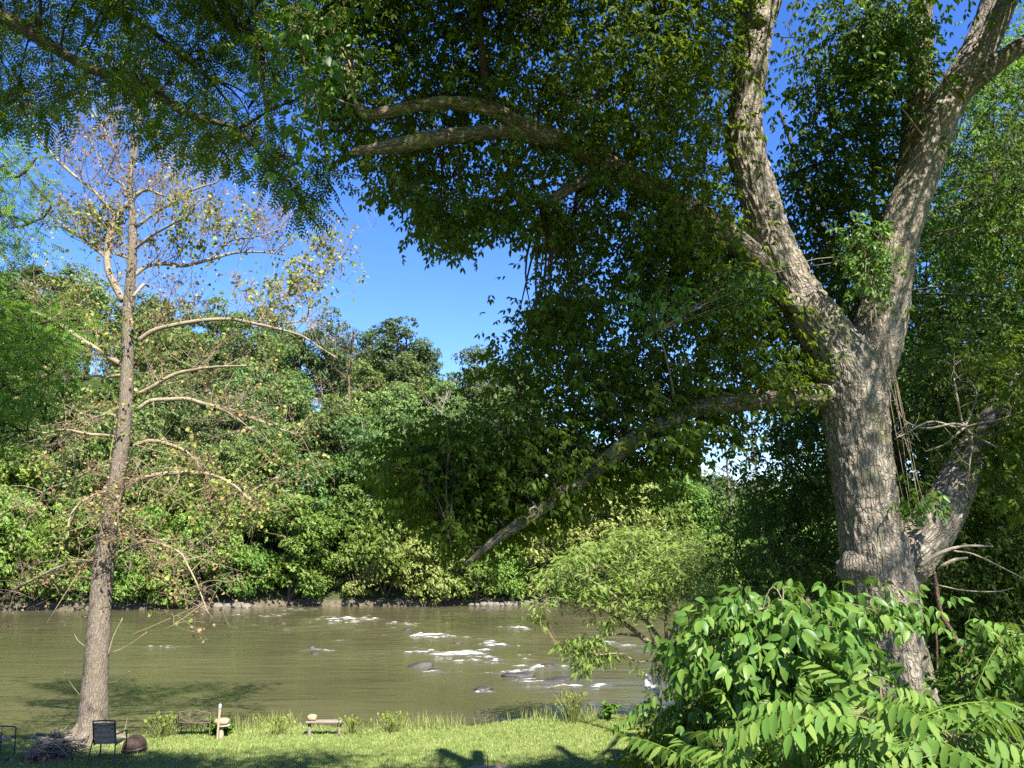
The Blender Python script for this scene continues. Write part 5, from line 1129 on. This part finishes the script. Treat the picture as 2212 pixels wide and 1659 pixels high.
# scrolled metal garden bench facing the river
def make_bench(loc, rz):
    root = empty("metal_bench", loc, rz); root.scale = (.94, .8, .66); tag(root, "rusty scrolled metal garden bench facing the river at the lawn edge", "bench"); m_ = M['rustpale']
    w = .49
    mb = MB(); pipe(mb, [(-w, 0, -.30), (-w, 0, .2), (-w * 1.0, -.02, .60), (-w * .93, -.03, .69), (-w * .5, -.03, .735), (0, -.03, .79), (w * .5, -.03, .735), (w * .93, -.03, .69), (w, -.02, .60), (w, 0, .2), (w, 0, -.30)], .015, 8, 120); pipe(mb, [(-w, 0, .30), (0, 0, .30), (w, 0, .30)], .016)
    mb.build("back_frame", m_, root, smooth=True)
    mb = MB()
    def scroll(cx, cz, r0, turns, a0, sgn, tail):
        a = np.linspace(0, turns * 2 * np.pi, 40); r = r0 * (.22 + .78 * a / a[-1]); p = np.stack([cx + np.cos(a0 + sgn * a) * r, a * 0 - .02, cz + np.sin(a0 + sgn * a) * r], -1)
        tl = catmull(np.vstack((p[-3:], [tail])), 24)[8:] ; q = np.vstack((p, tl)); addtube(mb, q, np.full(len(q), .0085), 6)
    for s in (-1, 1):
        scroll(s * .39, .60, .07, 1.25, 0, s, (s * .12, -.01, .32)); scroll(s * .12, .66, .07, 1.25, 0, -s, (s * .015, -.01, .32)); scroll(s * .37, .42, .055, 1.2, 1, s, (s * .06, -.01, .32))
        pipe(mb, [(0, 0, .30), (s * .16, -.01, .48), (s * .3, -.02, .53), (s * .44, -.02, .50)], .0085); pipe(mb, [(0, 0, .30), (s * .2, 0, .40), (s * .45, 0, .37)], .0085); pipe(mb, [(0, 0, .30), (s * .10, -.01, .52), (s * .24, -.02, .64), (s * .25, -.03, .72)], .0085)
    pipe(mb, [(0, 0, .30), (0, -.02, .55), (0, -.03, .76)], .0085)
    mb.build("scrollwork", m_, root, smooth=True)
    mb = MB(); box(mb, (0, .21, .295), (.95, .40, .012)); bevel(mb.build("seat", M['rust'], root), .004)
    for s in (-1, 1):
        mb = MB(); pipe(mb, [(s * w, .40, -.30), (s * w, .38, .1), (s * w, .36, .48), (s * w, .30, .53), (s * w, .1, .53), (s * w, -.01, .52)], .014); mb.build("arm", m_, root, smooth=True)
    mb = MB(); pipe(mb, [(-w, .05, .02), (-.2, .1, .17), (0, .12, .20), (.2, .1, .17), (w, .05, .02)], .010); mb.build("brace", m_, root, smooth=True)
c = ground(415, 1595, 22.2); c[2] += .17; make_bench(c, R_(-3))

# stump with a flat stone and a tan boulder, and the pale pole leaning on it
sc_ = ground(477, 1597, 22.1); st = empty("wood_stump", sc_); tag(st, "short pale cut log standing upright as a stand for two stones", "stump")
mb = MB(); addtube(mb, np.array([(0, 0, z) for z in np.linspace(-.06, .27, 14)]), .062 + .008 * np.sin(np.linspace(0, 5, 14)), 22, rough=.12, seed=4); mb.build("log", M['cutwood'], st, smooth=True)
mb = MB(); box(mb, (.03, .01, .272), (.08, .07, .016)); mb.build("splinter", M['oldwood'], st)
def stone(name, loc, size, seed, mat, label):
    t = np.linspace(0, np.pi, 14); ph = np.linspace(0, 2 * np.pi, 22, endpoint=False); T, Ph = np.meshgrid(t, ph, indexing='ij')
    q = np.stack([np.sin(T) * np.cos(Ph), np.sin(T) * np.sin(Ph), np.cos(T)], -1).reshape(-1, 3); q = np.sign(q) * np.abs(q) ** .75
    V = q * (.75 + .5 * fbm(q * 1.6 + seed * 3.1, seed, 4))[:, None] * np.array(size) / 2
    i = np.arange(13)[:, None] * 22; j = np.arange(22)[None]; j2 = (j + 1) % 22
    o = mesh(name, V, np.stack([i + j, i + 22 + j, i + 22 + j2, i + j2], -1).reshape(-1, 4), mat, smooth=True, loc=loc); tag(o, label, "stone", None); return o
stone("flat_stone", sc_ + (.06, 0, .315), (.32, .24, .065), 3, M['palestone'], "thin pale flat stone lying on the upright log")
stone("sandstone_block", sc_ + (-.01, 0, .415), (.42, .28, .17), 5, M['tanstone'], "tan sandstone block balanced on top of the flat stone")
pb = ground(469, 1597, 21.95); tp_ = P(476, 1520, 22.0); po = empty("wooden_pole", pb); tag(po, "slim pale wooden pole with a grey cap leaning against the stump", "pole")
d = tp_ - pb; mb = MB(); q = catmull([d * -.03, d * .3, d * .6, d * .88], 24); addtube(mb, q, np.linspace(.024, .042, 24), 12, rough=.08); mb.build("shaft", M['cutwood'], po, smooth=True)
mb = MB(); q = catmull([d * .86, d * .93, d], 12); addtube(mb, q, np.array([.046] * 8 + [.046, .042, .034, .02]), 14); mb.build("cap", M['greycap'], po, smooth=True)

# plank bench with a stone on it
pc = ground(700, 1583, 22.55); pbn = empty("plank_bench", pc, R_(2)); tag(pbn, "low plank bench on two log legs at the lawn edge", "bench")
mb = MB(); box(mb, (0, 0, .355), (.98, .26, .05)); bevel(mb.build("seat", M['oldwood'], pbn), .008)
for s in (-1, 1):
    mb = MB(); addtube(mb, np.array([(s * .40, 0, z) for z in np.linspace(-.08, .33, 8)]), np.full(8, .052), 14, rough=.12, seed=3 + s); mb.build("leg", M['oldwood'], pbn, smooth=True)
stone("sandstone_lump", pc + (-.345, .0, .455), (.26, .2, .17), 9, M['tanstone'], "knobbly tan stone sitting on the left end of the plank bench")

# upturned rusty fire bowl
fc = ground(290, 1624, 20.9); fr = empty("fire_bowl", fc + (0, 0, .06)); fr.rotation_euler = (R_(4), R_(-3), 0); tag(fr, "rusty upturned domed fire bowl on the grass right of the patio chair", "fire bowl")
a = np.linspace(0, np.pi / 2, 14); mb = MB(); prof = [(math.sin(k) * .285, .04 + math.cos(k) * .30) for k in a]
th = np.linspace(0, 2 * np.pi, 40, endpoint=False)
V = np.array([(r * math.cos(t_), r * math.sin(t_), z) for r, z in [(max(r, .002), z) for r, z in prof] for t_ in th]); i = np.arange(13)[:, None] * 40; j = np.arange(40)[None]; j2 = (j + 1) % 40
mb.add(V, np.stack([i + j, i + 40 + j, i + 40 + j2, i + j2], -1).reshape(-1, 4)); mb.build("bowl", M['rust'], fr, smooth=True)
mb = MB(); q = np.array([(.29 * math.cos(t_), .29 * math.sin(t_), .035) for t_ in np.linspace(0, 2 * np.pi, 60)]); addtube(mb, q, np.full(60, .018), 8, cap=False); mb.build("rim", M['rustpale'], fr, smooth=True)
mb = MB(); q = np.array([(.265 * math.cos(t_), .265 * math.sin(t_), .0) for t_ in np.linspace(0, 2 * np.pi, 60)]); addtube(mb, q, np.full(60, .03), 8, cap=False); mb.build("base_ring", M['blackmetal'], fr, smooth=True)

# brush pile: countable big sticks on top, a tangle and chips underneath
bc = ground(118, 1638, 20.4)
def stick(p0, p1, r0, r1, label, mat='deadwood', wob=.03):
    p0 = bc + np.array(p0); p1 = bc + np.array(p1); m_ = (p0 + p1) / 2 + rng.normal(size=3) * wob
    q = catmull([p0, m_, p1], 16) - p0; mb = MB(); addtube(mb, q, np.linspace(r0, r1, 16), 9, rough=.2, seed=int(abs(p1[0]) * 100) % 90); o = mb.build("dead_branch", M[mat], smooth=True); o.location = p0
    tag(o, label, "branch", "big branches on the brush pile"); return o
stick((-.62, -.10, .47), (.72, -.05, .40), .045, .03, "long pale straight branch lying across the top of the brush pile")
stick((-.55, .05, .50), (.30, .12, .52), .04, .03, "dark branch lying behind the long pale one on the brush pile", 'hill_trunk')
stick((-.50, -.2, .52), (.15, -.3, .36), .03, .018, "pale split stick crossing the long branch at the left of the pile")
stick((-.1, -.25, .42), (.52, -.4, .12), .022, .014, "grey stick sloping down the right front of the brush pile")
stick((-.18, -.32, .34), (.30, -.3, .46), .03, .02, "short thick grey stick in the middle of the brush pile")
stick((-.12, .0, .46), (-.20, .05, .62), .012, .008, "small stub sticking straight up from the brush pile")
stick((.02, .0, .46), (.06, -.02, .58), .03, .015, "pale broken stub standing up at the top of the brush pile", 'cutwood')
stick((-.32, -.42, .05), (.0, -.36, .36), .02, .014, "thin pale stick leaning up the front of the brush pile")
stick((.05, -.2, .30), (.66, .0, .34), .026, .016, "grey branch poking out at the right of the brush pile")
n = 260; a = rng.uniform(0, 6.283, n); rr = np.abs(rng.normal(size=n)) * .28; z = .05 + np.clip(.42 - rr * .55, .02, .5) * rng.uniform(0, 1, n)
c0 = np.stack([np.cos(a) * rr * 1.35, np.sin(a) * rr * .9, z], -1); dd = rng.normal(size=(n, 3)) * (1, .8, .35); dd = unit(dd) * rng.uniform(.15, .42, n)[:, None]
V, F, _ = twigs(c0 - dd, c0 + rng.normal(size=c0.shape) * .04, c0 + dd, rng.uniform(.006, .016, n), rng.uniform(.003, .008, n), 4, 5)
V[:, 2] = np.maximum(V[:, 2], -.02)
br = mesh("brush_tangle", V, F, M['deadwood'], loc=bc, attrs={'bco': ('FLOAT_VECTOR', V)}); tag(br, "tangle of small dead twigs heaped under the big branches", "brush", kind='stuff')
n = 420; a = rng.uniform(0, 6.283, n); rr = np.abs(rng.normal(size=n)) * .2; c0 = np.stack([-.12 + np.cos(a) * rr * 1.5, -.38 + np.sin(a) * rr * .55, .02 + np.clip(.14 - rr * .35, 0, .2) * rng.random(n)], -1)
V, F = place(T_single, c0, rng.normal(size=c0.shape) * (1, 1, .4), rng.normal(size=c0.shape) * .5 + (0, 0, 1), rng.uniform(.04, .13, n)); br = mesh("wood_chips", V, F, M['chip'], loc=bc); tag(br, "reddish bark chips strewn in front of the brush pile", "chips", kind='stuff')

# horseshoe stake in its patch of bare sand
hc = ground(1058, 1659, 19.25); th = np.linspace(0, 2 * np.pi, 40, endpoint=False); V = [(0, 0, .05)]
for r in (.25, .5, .62):
    for t_ in th: k = r * (1 + .12 * math.sin(3 * t_) + .05 * math.sin(7 * t_)); x, y = k * math.cos(t_) , k * .8 * math.sin(t_); V.append((x, y, gz1(hc[0] + x, hc[1] + y) - hc[2] + (.05 if r < .3 else .035 if r < .55 else -.03)))
F3 = [(0, 1 + i, 1 + (i + 1) % 40) for i in range(40)]; F4 = [(1 + k * 40 + i, 41 + k * 40 + i, 41 + k * 40 + (i + 1) % 40, 1 + k * 40 + (i + 1) % 40) for k in range(2) for i in range(40)]
o = mesh("sand_patch", np.array(V), [np.array(F3), np.array(F4)], M['sand'], smooth=True, loc=hc); tag(o, kind='structure')
mb = MB(); k_ = P(1054, 1632, 19.3) - hc; pipe(mb, [(k_[0], .02, -.05), (k_[0], .02, .2), (k_[0] - .005, .02, k_[2])], .011); o = mb.build("iron_stake", M['rust'], smooth=True, loc=None); o.location = hc
tag(o, "thin dark iron stake standing in a bare sandy patch of lawn", "stake")

# torn white rag snagged in the feathery tree
rg0 = P(1396, 1440, 24.3); rg = empty("torn_rag", rg0); tag(rg, "torn white plastic sheet with a string and stick snagged in the feathery tree", "rag")
def quadsheet(name, pl, D, n=10, seed=0):
    (a, b, c, d) = [P(u, v, D) - rg0 for u, v in pl]; s = np.linspace(0, 1, n); S, T = np.meshgrid(s, s)
    V = (a * ((1 - S) * (1 - T))[..., None] + b * (S * (1 - T))[..., None] + c * (S * T)[..., None] + d * ((1 - S) * T)[..., None]).reshape(-1, 3)
    f = (fbm(V * 4 + seed, seed, 3) - .45)[:, None]; f2 = (fbm(V * 9 + seed, seed + 2, 2) - .4)[:, None]; V = V + f * np.array((.08, .5, .08)) + f2 * np.array((.05, .12, .05)); F = grid_faces(n, n)
    return V, F
mb = MB(); V, F = quadsheet("s", [(1396, 1452), (1402, 1456), (1408, 1494), (1391, 1485)], 24.3, 14, 1); mb.add(V, F); V, F = quadsheet("s", [(1400, 1456), (1414, 1468), (1434, 1507), (1406, 1488)], 24.3, 14, 2); mb.add(V, F)
V, F = quadsheet("s", [(1391, 1484), (1399, 1488), (1404, 1510), (1399, 1500)], 24.3, 10, 3); mb.add(V, F); V, F = quadsheet("s", [(1406, 1488), (1418, 1494), (1432, 1508), (1418, 1504)], 24.35, 10, 4); mb.add(V, F)
mb.build("sheet", M['cloth'], rg)
mb = MB()
for s in [[(1396, 1434), (1398, 1450), (1396, 1460)], [(1397, 1440), (1405, 1452), (1414, 1460), (1424, 1464), (1440, 1476)], [(1439, 1476), (1440, 1490), (1439, 1506)], [(1440, 1476), (1452, 1462), (1465, 1448)]]:
    pipe(mb, [P(u, v, 24.3) - rg0 for u, v in s], .007, 5)
mb.build("string", M['twig'], rg)
mb = MB(); pipe(mb, [P(u, v, 24.32) - rg0 for u, v in [(1418, 1460), (1428, 1482), (1438, 1506)]], .018, 7); mb.build("stick", M['deadwood'], rg)
mb = MB(); V, F = quadsheet("s", [(1440, 1474), (1446, 1470), (1470, 1444), (1464, 1442)], 24.4, 8, 6); mb.add(V, F); V, F = quadsheet("s", [(1411, 1457), (1424, 1462), (1430, 1467), (1418, 1464)], 24.3, 6, 7); mb.add(V, F); mb.build("strip", M['cloth'], rg)
